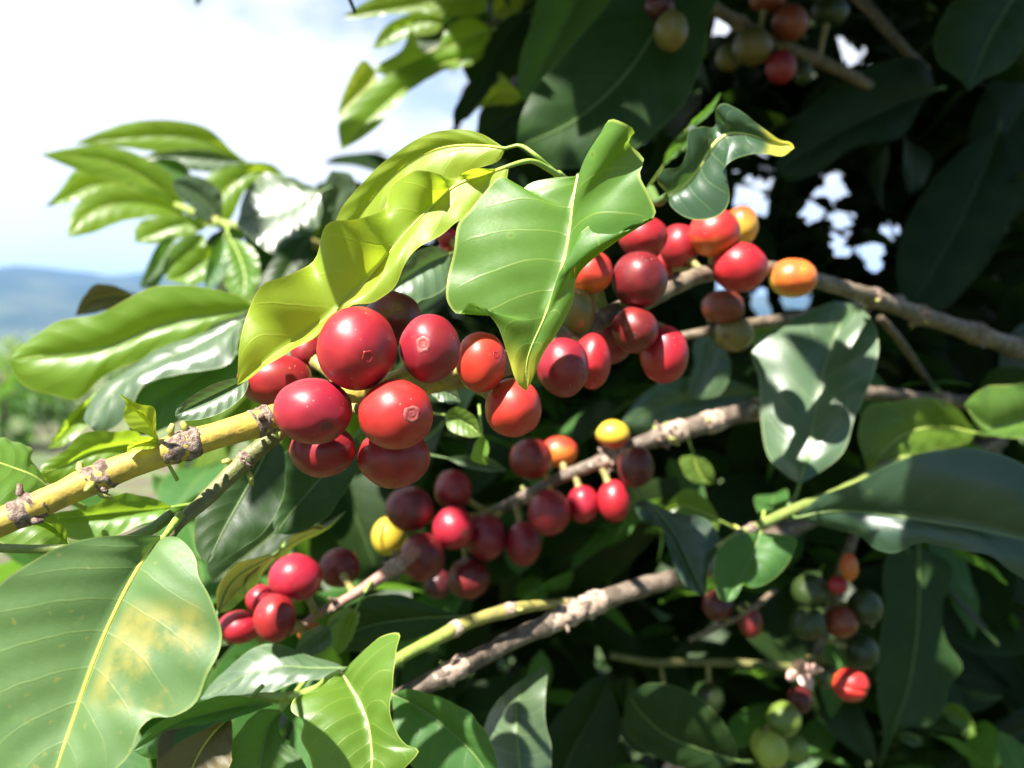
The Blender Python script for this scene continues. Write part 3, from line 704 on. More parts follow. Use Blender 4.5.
leaf('leaf at the back of the top spray, between its uppermost and its frilled leaf', 'O',
     [(630, 60), (540, 90), (450, 100), (335, 92)], [(560, 20), (440, 45)], [(600, 130), (490, 160), (400, 150)], 'mid', (.54, .53), H_, nu=30)
leaf('dark leaf in the hollow of the frilled leaf in the top spray', 'O',
     [(600, 105), (480, 140), (390, 152), (315, 125)], [(480, 85), (380, 100)], [(500, 195), (400, 205)], 'dark', (.52, .52), H_, nu=30)
leaf('sunlit leaf low at the right end of the top spray', 'O',
     [(640, 130), (560, 180), (480, 225), (395, 250)], [(580, 115), (480, 170)], [(600, 205), (500, 252)], 'glow', (.505, .50), H_, nu=30)
# ================================================================== BRANCHES
PATHS = {}
def branch(key, label, pts, radii_px, mat, name='coffee_branch', scars=(), pegs=0, rough=.12, group=None, sides=16, n=90, scar_mat=None, cat='branch'):
    """pts (px,py,d); radii in pixels at that distance; scars: positions 0..1 with size, each a collar of its own"""
    pth = catmull([P(*p) for p in pts], n)
    PATHS[key] = pth
    q = len(radii_px) - 1
    def where(s):
        if not isinstance(s, tuple): return s
        best = min(range(n + 1), key=lambda i: (proj(pth[i])[0] - s[0]) ** 2 + (proj(pth[i])[1] - s[1]) ** 2)
        return best / n
    scars = [(where(s[0]),) + tuple(s[1:]) for s in scars]
    rad = []
    for i in range(n + 1):
        t = i / n * q; a = min(int(t), q - 1)
        rpx = radii_px[a] + (radii_px[a + 1] - radii_px[a]) * (t - a)
        r = rpx * proj(pth[i])[2] / F
        for s in scars:
            r *= 1 + .14 * math.exp(-((i / n - s[0]) * n / 2.2) ** 2)
        rad.append(r)
    v, f, al = tube_data(pth, rad, sides, rough, len(PATHS) * 3)
    o = tag(build(name, v, f, BK[mat], None, attrs={'along': al}), label, cat, group)
    base = Vector(o.location)
    rnd = random.Random(len(PATHS))
    for s in scars:
        t, w = s[0], s[1]
        i0 = t * n
        k = 9
        pp, rr = [], []
        for j in range(k):
            x = min(max(i0 + (j / (k - 1) - .5) * w * 2, 0), n - .001)
            a = int(x); p = pth[a].lerp(pth[a + 1], x - a)
            pp.append(p + Vector([rnd.uniform(-1, 1) for _ in range(3)]) * rad[a] * .05)
            rr.append(rad[a] * (.97 + .10 * math.sin(math.pi * j / (k - 1)) + rnd.uniform(-.03, .05)))
        v, f, al = tube_data(pp, rr, 24, .22, len(PATHS) + int(t * 100))
        build('node_scar', v, f, (scar_mat or CORK), o, attrs={'along': al})
        for q_ in range(s[2] if len(s) > 2 else 3):       # dry stipules and old fruit stalks at the node
            a = int(i0); tan = (pth[a + 1] - pth[a]).normalized()
            th = rnd.random() * 6.28
            u = tan.orthogonal().normalized(); w_ = tan.cross(u)
            dr = (u * math.cos(th) + w_ * math.sin(th) + tan * rnd.uniform(-.5, .5)).normalized()
            p0 = pth[a] + tan * rnd.uniform(-.002, .002) + dr * rad[a] * .9
            L = rnd.uniform(.0012, .0032)
            pv, pf, pal = tube_data([p0, p0 + dr * L * .5, p0 + dr * L + tan * rnd.uniform(-.001, .001)], [.0006, .0007, .0004], 7, .3, q_)
            build('bud_stub', pv, pf, rnd.choice((CORK, CORK, BUD)), o, attrs={'along': pal})
    return o

branch('B1', 'thick yellow-green stem at the left turning into the brown branch that carries the biggest cherries',
       [(-70, 552, .150), (0, 523, .155), (90, 481, .163), (165, 452, .168), (225, 433, .173), (268, 420, .178), (330, 402, .187), (385, 388, .197), (440, 380, .207), (500, 366, .217), (560, 338, .227), (610, 315, .240), (650, 298, .25), (700, 275, .262), (760, 268, .28), (815, 280, .298), (850, 290, .31), (920, 315, .34), (980, 335, .36), (1080, 372, .42)],
       [12.5, 12.5, 12.5, 12.5, 12, 10.5, 9, 8, 8, 8, 8, 8.5, 9, 9, 11, 13], 'main', n=150,
       scars=(((18, 514), .9, 3), ((92, 480), .9, 5), ((178, 448), 1.1, 6), ((268, 421), .8, 6), ((380, 388), 1, 4), (.63, 1.2, 5), (.70, 1.2, 4), (.78, 1.3, 3), (.85, 1, 2)))
branch('B1b', 'short brownish-green side stem under the yellow stem, bearing the blotched leaf',
       [(285, 428, .187), (262, 446, .185), (235, 470, .183), (205, 500, .178), (180, 522, .173), (168, 538, .169)], [7, 9, 9, 8, 6.5, 5.5], 'olive', scars=((.3, 2.2, 2),), n=90, rough=.04, sides=40)
branch('B1c', 'smooth pale green leaf stalk coming in low at the left edge',
       [(-40, 545, .165), (0, 548, .166), (60, 549, .168), (110, 545, .17), (150, 530, .172), (172, 514, .175)], [4.5, 4.5, 5, 6], 'green', name='leaf_stalk', n=30, cat='stalk', rough=.03)
branch('B2', 'dark branch with pale scars carrying the middle bunch of cherries and the yellow one',
       [(400, 560, .345), (435, 540, .34), (480, 518, .335), (520, 500, .325), (560, 478, .318), (610, 458, .315), (650, 440, .318), (700, 425, .325), (755, 410, .335), (820, 398, .35), (870, 393, .365), (930, 400, .385), (1060, 408, .43)],
       [4, 5, 6, 7, 9.5, 9.5, 7, 7, 7, 7, 8, 9], 'old', n=110, scars=((.17, 1, 4), (.27, 2, 14), (.335, 2, 16), (.385, 1.2, 2), (.45, 1.2, 1), (.53, 1.3, 1), (.75, 1.4, 1)), scar_mat=CORKW)
branch('B3', 'thick grey-brown branch slanting up through the lower middle',
       [(385, 705, .24), (410, 692, .243), (440, 678, .248), (485, 654, .26), (530, 632, .27), (570, 614, .278), (600, 601, .285), (640, 588, .292), (680, 576, .30), (740, 552, .33), (850, 500, .40), (1000, 440, .47)],
       [9, 9, 9.5, 9.5, 9.5, 9.5, 9, 8.5, 8], 'old', n=100, rough=.22, scars=((.055, 1.5, 3), (.17, 1.6, 5), (.20, 1.2, 4), (.345, 1.0, 1)), scar_mat=CORKW)
branch('B3b', 'green twig with yellow joints running along the thick grey-brown branch',
       [(232, 700, .212), (262, 697, .212), (290, 697, .212), (340, 682, .222), (385, 668, .235), (405, 655, .24), (440, 637, .248), (470, 622, .255), (520, 608, .265), (565, 603, .28), (600, 597, .295)],
       [4, 5, 5, 5, 6, 6.5, 6.5, 6, 4.5, 4, 4], 'twig', n=70, scars=((.66, 1.2, 1), (.52, 1.0, 1), (.86, 1.2, 1)), scar_mat=CORKW)
branch('B4', 'reddish twig holding the lower left cherries', [(425, 545, .315), (395, 567, .275), (372, 583, .268), (345, 600, .265), (318, 614, .263), (298, 628, .263), (262, 640, .266)],
       [4, 6, 6.5, 7, 4.5, 4, 3], 'pinkish', n=50, scars=((.45, 1.5, 4), (.72, 1.3, 3)), scar_mat=CORKW)
branch('B5', 'green shoot at the right joining the hanging grey-green leaf and the large dark leaf',
       [(718, 548, .283), (745, 532, .285), (775, 518, .29), (800, 507, .295), (835, 495, .305), (880, 470, .33), (960, 440, .40)], [4, 5.5, 6, 6, 6, 5, 5], 'green', n=50, scars=((.06, 1.2, 2), (.5, 1.0, 1)))
branch('B9', 'thin brown twig holding the rusty and the olive cherry', [(640, 345, .34), (690, 335, .325), (735, 326, .325), (790, 318, .335), (840, 308, .35), (900, 300, .38)], [4, 5, 5, 5, 5, 6], 'brown', n=50, scars=((.38, 1.2, 3),))
branch('B7', 'brown branch across the upper right carrying the shaded cherries', [(640, -30, .37), (690, -6, .38), (760, 35, .41), (805, 55, .415), (850, 75, .42), (900, 110, .45)], [7, 7, 6.5, 6, 6, 6], 'brown', n=60, scars=((.35, 1.2, 4), (.6, 1.2, 3)))
branch('B7b', 'second brown branch leaving the upper right edge behind the first', [(840, -20, .47), (870, 10, .46), (900, 45, .46), (925, 70, .48)], [6, 6, 5, 5], 'brown', n=30)
branch('B8', 'thin bare twig hanging down at the right below the brown branch', [(880, 318, .36), (898, 338, .37), (912, 358, .38), (928, 382, .40)], [4, 4, 3.5, 3], 'brown', n=30)
branch('B11', 'thin green twig running level in the lower right shade', [(610, 655, .41), (650, 662, .41), (700, 662, .415), (750, 664, .42), (800, 668, .425)], [3.5, 4, 4, 4, 4], 'olive', n=40)
branch('B10', 'brown fruit twig hidden among the green cherries in the lower right', [(860, 520, 0.390), (838, 580, 0.375), (825, 630, 0.370), (808, 680, 0.370), (788, 735, 0.370), (776, 790, 0.370)], [5, 5, 5, 5, 4, 4], 'brown', n=50, scars=((.35, 1.2, 4), (.7, 1.2, 4)))
branch('B12', 'dark twig of the shaded red cherries under the small lit leaf', [(690, 640, 0.340), (722, 625, 0.335), (748, 612, 0.330), (775, 590, 0.340)], [3, 3, 3, 3], 'brown', n=30, scars=((.6, 1.2, 3),))
branch('B13', 'cream coloured shoot of the upper left spray', [(176, 205, .47), (200, 215, .46), (222, 224, .46), (242, 228, .46), (300, 240, .47), (360, 260, .5)], [3, 4.5, 5, 6, 5, 5], 'twig', n=40, scars=((.25, 1.2, 0), (.5, 1.2, 0)), scar_mat=BUD)
branch('B14', 'dark twig through the spray of leaves at the top', [(360, 120, .49), (420, 60, .49), (480, 30, .49), (540, -10, .5), (600, -60, .52)], [2, 3, 3.5, 4, 4], 'olive', n=40)
branch('B15', 'green shoot end where the two yellow-green leaves begin', [(558, 175, .189), (575, 192, .20), (590, 230, .222), (600, 290, .236), (606, 315, .24)], [5, 5, 4.5, 4, 4], 'green', n=40, rough=.05)
branch('B16', 'upright grey-brown main stem of the bush standing in shade at the right', [(1015, -120, .62), (1003, 60, .61), (990, 240, .6), (983, 420, .6), (970, 640, .6), (955, 1000, .62), (930, 1700, .70), (900, 2600, .85)], [17, 18, 19, 20, 22, 24, 26, 26], 'brown', name='coffee_tree', n=80, scars=((.2, 1, 0), (.33, 1, 0)), cat='tree')
# ================================================================== CHERRIES
CHERRY_POS = []
def cherry(label, px, py, rx, ry, d, mat, twig, navel=None, group=None, scar='cork', split=False):
    c = P(px, py, d)
    k = d / F
    ax, ay = rx * k, ry * k
    az = (ax + ay) / 2 * 1.02
    # growing direction: away from the twig that bears it
    pth = PATHS[twig]
    near = min(pth, key=lambda q: (q - c).length)
    grow = (c - near)
    if navel:
        nx, ny = (navel[0] - px) / rx, (navel[1] - py) / ry
        nz = math.sqrt(max(.02, 1 - nx * nx - ny * ny))
        a_cam = Vector((nx, -ny, nz)).normalized()
    else:
        a_cam = Vector((grow.dot(RIGHT), grow.dot(UP), grow.dot(BACK))).normalized()
    rnd = random.Random(int(px * 31 + py))
    off = Vector((rnd.random() * 50, rnd.random() * 50, rnd.random() * 50))
    Z = Vector((0, 0, 1))
    rot = Z.rotation_difference(a_cam).to_matrix()
    nr, ns = 30, 40
    verts, pole, faces = [], [], []
    def surf(u):              # u: unit vector, camera frame
        w = u.dot(a_cam)
        f = 1 + .042 * noise.noise(u * 1.3 + off) + .016 * noise.noise(u * 2.6 + off)
        if split:             # seam between the two seed halves
            f -= .10 * math.exp(-((u.y + .25 * u.x) / .09) ** 2)
        f -= .035 * math.exp(-((1 - w) / .012))
        f -= .05 * math.exp(-((1 + w) / .03))
        return Vector((u.x * ax, u.y * ay, u.z * az)) * f
    for i in range(nr + 1):
        th = math.pi * (i / nr)
        for j in range(ns):
            ph = 2 * math.pi * j / ns
            u = rot @ Vector((math.sin(th) * math.cos(ph), math.sin(th) * math.sin(ph), math.cos(th)))
            verts.append(c + cam2w(surf(u))); pole.append(math.cos(th))
    for i in range(nr):
        for j in range(ns):
            a = i * ns + j; b = i * ns + (j + 1) % ns
            faces.append((a, a + ns, b + ns, b) if True else ())
    root = tag(empty('coffee_cherry', c), label, 'coffee cherry', group)
    fr = build('fruit', verts, faces, CM[mat], root, attrs={'pole': pole})
    # navel: raised ring and button at the blossom end
    r = (ax + ay) / 2
    prof = [(0.0, -.006), (.05, .006), (.085, .003), (.11, -.014), (.13, -.008), (.175, .013), (.205, .010), (.235, -.008), (.25, -.03)]
    verts, faces = [], []
    m = 22
    for q, (rr, hh) in enumerate(prof):
        for j in range(m):
            ph = 2 * math.pi * j / m
            jit = 1 + .30 * noise.noise(off + Vector((math.cos(ph) * 2, math.sin(ph) * 2, q * .2)))
            th = math.asin(min(.9, rr * jit * (1.0 if scar == 'cork' else .62) * (1 if navel else .55)))
            u = rot @ Vector((math.sin(th) * math.cos(ph), math.sin(th) * math.sin(ph), math.cos(th)))
            p = surf(u); verts.append(c + cam2w(p + p.normalized() * (hh * .6 + .005) * r))
    for q in range(len(prof) - 1):
        for j in range(m):
            a = q * m + j; b = q * m + (j + 1) % m
            faces.append((a, a + m, b + m, b))
    nv_mat = (NAVEL if scar == 'cork' else NAVELD) if navel and scar != 'faint' else CM[mat]
    build('navel', verts, faces, nv_mat, root)
    # stalk from the twig to the other end
    p1 = c + cam2w(surf(-a_cam) * .93)
    outw = cam2w(-a_cam)
    L = (near - p1).length
    pp = catmull([p1, p1 + outw * min(.0025, L * .3), p1.lerp(near, .75), near], 10)
    v, f, al = tube_data(pp, [.0018, .0015, .0013, .0012, .0012, .0012, .0012, .0012, .0013, .0014, .0015], 9, .15, int(px))
    build('stalk', v, f, PED, root, attrs={'along': al})
    CHERRY_POS.append((c, max(ax, ay)))
    return root

g1 = 'cherries of the big front bunch'
cherry('biggest rosy cherry, uppermost in the front bunch under the wavy yellow-green leaf', 357, 348, 39, 42, .172, 'pink', 'B1', (374, 358), g1, 'faint')
cherry('deep red cherry facing out with a round pale scar, right in the front bunch', 429.7, 348.7, 30.5, 34.5, .177, 'wine', 'B1', (426, 346), g1)
cherry('rosy cherry at the end of the yellow stem with a small dark navel', 313, 411, 39, 33.5, .172, 'pink', 'B1', (333, 425), g1, 'dot')
cherry('glossy red cherry with a ringed scar, lower right of the four big front ones', 396.5, 414.5, 37, 35.5, .1715, 'pink', 'B1', (416, 413), g1)
cherry('shaded red cherry hanging under the rosy one with the dark navel', 323, 450, 33, 27, .1885, 'wine', 'B1', None, g1)
cherry('shaded red cherry hanging lowest in the front bunch', 394, 457, 36, 31, .188, 'wine', 'B1', None, g1)
cherry('plum-dark cherry peeping out behind the biggest rosy one', 393, 318, 28, 27, .192, 'plum', 'B1', None, g1)
cherry('dark red cherry half hidden under the tip of the wavy leaf', 275, 380, 37, 26, .190, 'wine', 'B1', None, g1)
cherry('small purplish cherry at the rear left of the biggest rosy one', 307, 352, 16, 18, .200, 'wine', 'B1', None, g1)
g2 = 'cherries of the upper bunch right of the bright leaf'
cherry('orange-red cherry left of the bright leaf tip', 481, 362, 25.5, 30.5, .192, 'orange', 'B1', None, g2)
cherry('orange-red cherry hanging beneath the bright leaf tip, half shaded', 513, 408, 28.5, 29.5, .196, 'orange', 'B1', None, g2)
cherry('dark red cherry just right of the bright leaf tip', 563, 367, 26, 30, .208, 'wine', 'B1', (580, 376), g2, 'faint')
cherry('red cherry tucked behind the dark one right of the leaf tip', 592, 361, 19, 28, .222, 'red', 'B1', None, g2)
cherry('very dark cherry in full view at the head of the upper bunch', 639.5, 279.6, 27.5, 28.5, .234, 'dark', 'B1', None, g2, 'dot')
cherry('very dark cherry showing its navel in the middle of the upper bunch', 635, 330, 23.5, 23.5, .233, 'dark', 'B1', (631, 337), g2, 'dot')
cherry('long red cherry hanging lowest in the upper bunch', 664, 354, 24.5, 29, .240, 'red', 'B1', (655, 372), g2, 'faint')
cherry('shaded red cherry behind the two very dark ones', 609, 338, 24, 26, .250, 'wine', 'B1', None, g2)
cherry('orange cherry partly under the right margin of the bright leaf', 590, 272, 23, 22, .232, 'orange', 'B1', None, g2)
cherry('olive unripe cherry half covered by the bright leaf', 577, 312, 18, 24, .228, 'olive', 'B1', None, g2)
cherry('rosy cherry beneath the ear of the bright leaf', 643, 237, 25, 20.5, .252, 'pink', 'B1', None, g2)
cherry('rosy cherry behind, between the leaf ear and the curled dark leaf', 679, 246, 20, 22, .268, 'pink', 'B1', None, g2)
cherry('orange-red cherry right under the curled dark leaf', 714, 233, 25.5, 24.5, .262, 'orange', 'B1', None, g2)
cherry('orange cherry behind, rightmost of the upper pair below the curled leaf', 741, 226, 17, 20, .282, 'amber', 'B1', None, g2)
cherry('shiny red cherry standing on the pale piece of branch', 740, 267, 27.5, 25, .262, 'red', 'B1', None, g2)
cherry('single amber cherry at the right end of the upper bunch', 793, 278, 24, 19.5, .282, 'amber', 'B1', (797, 271), g2, 'faint')
cherry('rusty brown cherry in the shade under the shiny red one', 723, 307, 21.5, 17, .315, 'rust', 'B9', None, g2)
cherry('olive cherry below the rusty brown one', 734, 334, 19.5, 18, .318, 'olive', 'B9', (722, 337), g2, 'dot')
cherry('small rosy cherry glimpsed beneath the rear rosy one', 667, 264, 11, 13, .272, 'pink', 'B1', None, g2)
cherry('red cherry glimpsed left of the bright leaf, upper one', 448, 237, 11, 9, .250, 'red', 'B1', None, g2)
cherry('orange cherry glimpsed left of the bright leaf, lower one', 446, 252, 10, 9, .252, 'orange', 'B1', None, g2)
g3 = 'cherries of the middle bunch on the dark branch'
cherry('dark red cherry on top of the middle bunch by the pale scars', 531, 459, 21.5, 20.5, .312, 'dark', 'B2', None, g3)
cherry('orange-red cherry behind the dark one on top of the middle bunch', 559, 452, 19, 16, .325, 'orange', 'B2', None, g3)
cherry('yellow cherry sitting on the dark middle branch', 613, 434.5, 17, 14.5, .312, 'half', 'B2', None, g3)
cherry('very dark cherry under the dark branch at the right end of the middle bunch', 636, 466.5, 18.5, 20.5, .303, 'plum', 'B2', None, g3)
cherry('dark red cherry at the left end of the row of three, largest of them', 549, 512.5, 21.5, 23.5, .305, 'wine', 'B2', None, g3)
cherry('small red cherry in the middle of a row of three under the branch', 583, 504, 16, 19, .312, 'red', 'B2', None, g3)
cherry('long red cherry at the right end of the row of three', 614, 501, 16.5, 21, .310, 'red', 'B2', None, g3)
cherry('dark cherry with a bright light fleck, upper in the middle bunch', 453, 490, 18.5, 20.5, .322, 'wine', 'B2', None, g3)
cherry('glossy red cherry showing its navel, left half of the middle bunch', 453.5, 528, 21, 21.5, .308, 'red', 'B2', (466, 530), g3, 'dot')
cherry('dark red cherry right of the glossy centre one', 486, 537.5, 20.5, 23.5, .318, 'wine', 'B2', None, g3)
cherry('egg-shaped dark red cherry hanging lowest right in the middle bunch', 523.5, 543.5, 18, 22.5, .318, 'wine', 'B2', None, g3)
cherry('dull dark cherry at the upper left of the middle bunch above the yellow one', 410, 509, 24.5, 23, .312, 'dark', 'B2', None, g3)
cherry('dull dark red cherry below the yellow one', 422.5, 557, 23, 24.5, .305, 'dark', 'B2', None, g3)
cherry('dull dark cherry at the very bottom of the middle bunch', 469, 578.5, 21, 20.5, .318, 'dark', 'B2', None, g3)
cherry('yellow cherry with a shaded green side at the left of the middle bunch', 388.5, 536.5, 17, 19.5, .325, 'yellow', 'B2', None, g3)
cherry('blackish cherry deep behind the bottom of the middle bunch', 438, 584, 14.5, 15, .345, 'plum', 'B2', None, g3)
g4 = 'cherries of the lower left bunch'
cherry('bright red cherry, largest of the lower left bunch', 295.5, 577.5, 26.5, 23.5, .262, 'red', 'B4', None, g4)
cherry('small bright red cherry between the largest and the two-toned one', 260.5, 599, 14.5, 14.5, .268, 'pink', 'B4', None, g4)
cherry('two-toned wine and rosy cherry at the front of the lower left bunch', 275, 618, 21, 24, .252, 'wine', 'B4', None, g4)
cherry('red cherry at the left end of the lower left bunch beside the blotched leaf', 239, 627, 21, 16.5, .262, 'red', 'B4', None, g4)
cherry('dark wine cherry right of the largest one in the lower left bunch', 339.5, 567.5, 20, 20, .282, 'dark', 'B4', None, g4)
cherry('orange-red cherry hidden below the reddish twig', 311, 633, 13, 10, .268, 'orange', 'B4', None, g4)
g5 = 'cherries in the lower right shade'
cherry('dark red cherry in the shade below the small lit leaf', 718, 606, 16, 16, 0.335, 'plum', 'B12', None, g5)
cherry('dark red cherry right of the larger one below the small lit leaf', 750, 622, 12, 16, 0.332, 'dark', 'B12', None, g5)
cherry('deep green cherry, uppermost in the lower right shade', 810, 591, 18, 17, 0.355, 'dkgreen', 'B10', None, g5)
cherry('deep green cherry with one bright green fleck', 808, 624, 18, 17, 0.352, 'dkgreen', 'B10', None, g5)
cherry('dusky reddish-brown cherry among the green ones', 841, 622, 16.5, 16, 0.355, 'rust', 'B10', None, g5)
cherry('olive green cherry beside the dark ragged leaf', 865, 607, 17, 18, 0.358, 'dkgreen', 'B10', None, g5)
cherry('dull green cherry low beside the dark ragged leaf', 862, 652, 16, 17, 0.365, 'dkgreen', 'B10', None, g5)
cherry('small red cherry under the white-tipped bud', 838, 585, 10, 9, 0.348, 'red', 'B10', None, g5)
cherry('peeling orange bud with a white tip in the lower right shade', 849, 567, 8.5, 14, 0.345, 'amber', 'B10', None, g5)
cherry('sunlit orange-red cherry with a seam in the lower right', 850.5, 684.5, 17.5, 16.5, 0.340, 'orange', 'B10', None, g5, 'dot', True)
cherry('small dark green cherry left of the seamed orange one', 827, 676, 12, 12, 0.355, 'dkgreen', 'B10', None, g5)
cherry('round green cherry below the torn pale husk', 784, 719, 17, 17.5, 0.345, 'green', 'B10', None, g5)
cherry('pale lime cherry at the bottom edge in front', 771, 750, 17, 18, 0.338, 'lime', 'B10', (770, 762), g5, 'dot')
cherry('narrow lime cherry left of the pale one at the bottom edge', 760, 744, 9, 15, 0.345, 'lime', 'B10', None, g5)
cherry('green cherry right of the pale lime one at the bottom edge', 795, 748, 13, 13, 0.355, 'green', 'B10', None, g5)
cherry('dark green cherry beside the shaded leaf at the bottom', 710, 698, 14, 15, .41, 'dkgreen', 'B11', None, g5)
cherry('wilted dark cherry behind the torn pale husk', 800, 700, 12, 13, 0.360, 'plum', 'B10', None, g5)
g6 = 'shaded cherries at the upper right'
cherry('purple cherry at the top edge, leftmost of the shaded ones', 660, 7, 15, 13, .338, 'plum', 'B7', None, g6)
cherry('greyish olive cherry beneath the purple one at the top', 671, 31, 17, 20, .332, 'olive', 'B7', None, g6)
cherry('brown cherry below the brown branch at the top', 753, 47, 20, 18.5, .40, 'olive', 'B7', None, g6)
cherry('orange-brown cherry above the brown branch at the top', 790, 23, 18, 17.5, .405, 'rust', 'B7', None, g6)
cherry('purplish red cherry hanging lowest at the top', 781, 67, 15, 16.5, .40, 'wine', 'B7', None, g6)
cherry('brown cherry cut by the top edge', 768, 0, 18, 12, .41, 'rust', 'B7', None, g6)
cherry('dim green cherry at the top right of the brown branch', 830, 12, 18, 15, .42, 'dkgreen', 'B7', None, g6)
cherry('dim brown cherry left of the brown one at the top', 729, 58, 13, 13, .415, 'olive', 'B7', None, g6)
cherry('small green cherry right of the purplish red one at the top', 803, 73, 9, 12, .41, 'dkgreen', 'B7', None, g6)

# torn pale husk of a dropped fruit, petal-like flaps
def husk(label, px, py, r, d, twig):
    c = P(px, py, d); k = d / F
    root = tag(empty('fruit_husk', c), label, 'husk')
    rnd = random.Random(3)
    for q in range(4):
        a0 = q * 1.6 + .3
        verts, faces = [], []
        for i in range(7):
            for j in range(7):
                u, w = i / 6, j / 6 - .5
                ang = a0 + w * (1.5 * math.sin(math.pi * min(1, .25 + u * .72)))
                lift = .9 * u * u
                rr = r * k * (.12 + u * (.95 + .1 * noise.noise(Vector((q, w * 3, u * 2)))))
                verts.append(c + cam2w(Vector((math.cos(ang) * rr, math.sin(ang) * rr * .9, lift * r * k + .15 * r * k * math.cos(w * 5)))))
        for i in range(6):
            for j in range(6):
                a = i * 7 + j; faces.append((a, a + 1, a + 8, a + 7))
        build('flap', verts, faces, HUSK, root)
    near = min(PATHS[twig], key=lambda q: (q - c).length)
    v, f, al = tube_data(catmull([c, c.lerp(near, .5) + UP * .002, near], 8), [.001] * 9, 8)
    build('stalk', v, f, PED, root, attrs={'along': al})
HUSK = plain_mat('husk_pale_pink', (.60, .42, .34), (.55, .30, .25), 500)
husk('torn pale pink fruit husk lit by the sun in the lower right shade', 800, 670, 17, 0.330, 'B10')
husk('torn pinkish husk at the bottom edge beside the lime cherries', 676, 764, 16, .38, 'B11')
# ================================================================== FOLIAGE BEHIND AND ABOVE
GAPS = [(759, 207, 9), (746, 203, 7), (835, 187, 12), (812, 211, 9), (839, 219, 8), (888, 227, 9), (840, 248, 9), (874, 258, 15), (862, 94, 6), (870, 74, 6), (846, 53, 6), (722, 28, 9),
        (795, 298, 14), (760, 302, 11), (725, 288, 4), (708, 290, 4), (772, 183, 4), (743, 188, 4), (862, 136, 4)]
def clear_gap(p, dirv, length, width):
    for t in (0, .15, .3, .45, .6, .75, .9, 1):
        q = proj(p + dirv * (length * t) - Vector((0, 0, .2 * length * t * t)))
        if q is None: return False
        w = width * .5 * F / q[2] * math.sin(math.pi * min(1, max(0, t * .9 + .04)))
        for gx, gy, gr in GAPS:
            if (q[0] - gx) ** 2 + (q[1] - gy) ** 2 < (gr * .8 + w * .8) ** 2: return False
    return True

def rdir(rnd):
    while True:
        v = Vector((rnd.uniform(-1, 1), rnd.uniform(-1, 1), rnd.uniform(-1, 1)))
        if .05 < v.length < 1: return v.normalized()

def foliage(name, label, n, sampler, mat, seed, L=(.07, .13), check=None, kind='stuff', cat='foliage'):
    rnd = random.Random(seed)
    V, Fc, U = [], [], []
    made = tries = 0
    while made < n and tries < n * 30:
        tries += 1
        b = sampler(rnd)
        dv = rdir(rnd); dv.z = dv.z * .6 - .25; dv.normalize()
        up = (Vector((0, 0, 1)) + rdir(rnd) * .8).normalized()
        if abs(dv.dot(up)) > .95: continue
        ln = rnd.uniform(*L); wd = ln * rnd.uniform(.36, .48)
        if check and not check(b, dv, ln, wd): continue
        v, f, u = free_leaf_data(b, dv, up, ln, wd, rnd.uniform(.05, .45), rnd.uniform(.0, .35), rnd.uniform(.01, .06), rnd.random(), 12, 3)
        o = len(V)
        V += v; U += u; Fc += [tuple(i + o for i in q) for q in f]
        made += 1
    ob = build(name, V, Fc, LM[mat], None, U)
    tag(ob, label, cat, None, kind)
    return ob, made

def in_view(x0, x1, y0, y1, d0, d1, ok=None):
    def s(rnd):
        while True:
            px, py = rnd.uniform(x0, x1), rnd.uniform(y0, y1)
            if ok and not ok(px, py): continue
            return P(px, py, d0 + (d1 - d0) * rnd.random())
    return s
def bush_edge(px, py):            # the bush ends in open sky towards the upper left
    return px > (430 if py < 140 else 300 - (py - 140) * .7)
def chk_edge(b, dv, ln, wd):
    for t in (0, .5, 1):
        q = proj(b + dv * ln * t)
        if q is None or not bush_edge(q[0] - 22, q[1]): return False
    return clear_gap(b, dv, ln, wd)
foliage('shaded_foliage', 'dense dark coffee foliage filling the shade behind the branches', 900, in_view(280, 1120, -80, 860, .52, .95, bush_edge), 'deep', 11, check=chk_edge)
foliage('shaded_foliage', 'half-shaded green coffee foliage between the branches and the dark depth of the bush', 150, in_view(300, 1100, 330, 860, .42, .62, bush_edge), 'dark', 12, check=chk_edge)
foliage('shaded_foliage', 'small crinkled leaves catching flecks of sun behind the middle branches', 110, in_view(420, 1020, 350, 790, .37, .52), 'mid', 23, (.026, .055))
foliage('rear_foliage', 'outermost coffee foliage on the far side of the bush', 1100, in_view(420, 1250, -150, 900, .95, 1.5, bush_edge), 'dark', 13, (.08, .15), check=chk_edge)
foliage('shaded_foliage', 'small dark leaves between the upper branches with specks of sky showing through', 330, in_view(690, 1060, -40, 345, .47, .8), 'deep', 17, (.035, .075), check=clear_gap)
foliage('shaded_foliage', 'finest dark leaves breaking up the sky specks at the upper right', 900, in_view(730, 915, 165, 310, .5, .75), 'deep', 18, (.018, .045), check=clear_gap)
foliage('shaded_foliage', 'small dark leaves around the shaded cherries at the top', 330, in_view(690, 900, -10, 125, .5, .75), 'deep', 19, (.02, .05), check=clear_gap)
foliage('low_foliage', 'green coffee foliage low behind the left stem and the blotched leaf', 95, in_view(30, 330, 470, 800, .33, .6), 'mid', 14, (.06, .1))
foliage('side_foliage', 'sunlit coffee foliage behind the broad bright leaf', 26, in_view(140, 300, 280, 400, .42, .6), 'bright', 15, (.05, .09),
        check=lambda b, dv, ln, wd: all(proj(b + dv * ln * t)[0] > 125 and proj(b + dv * ln * t)[1] > 262 for t in (0, .5, 1)))

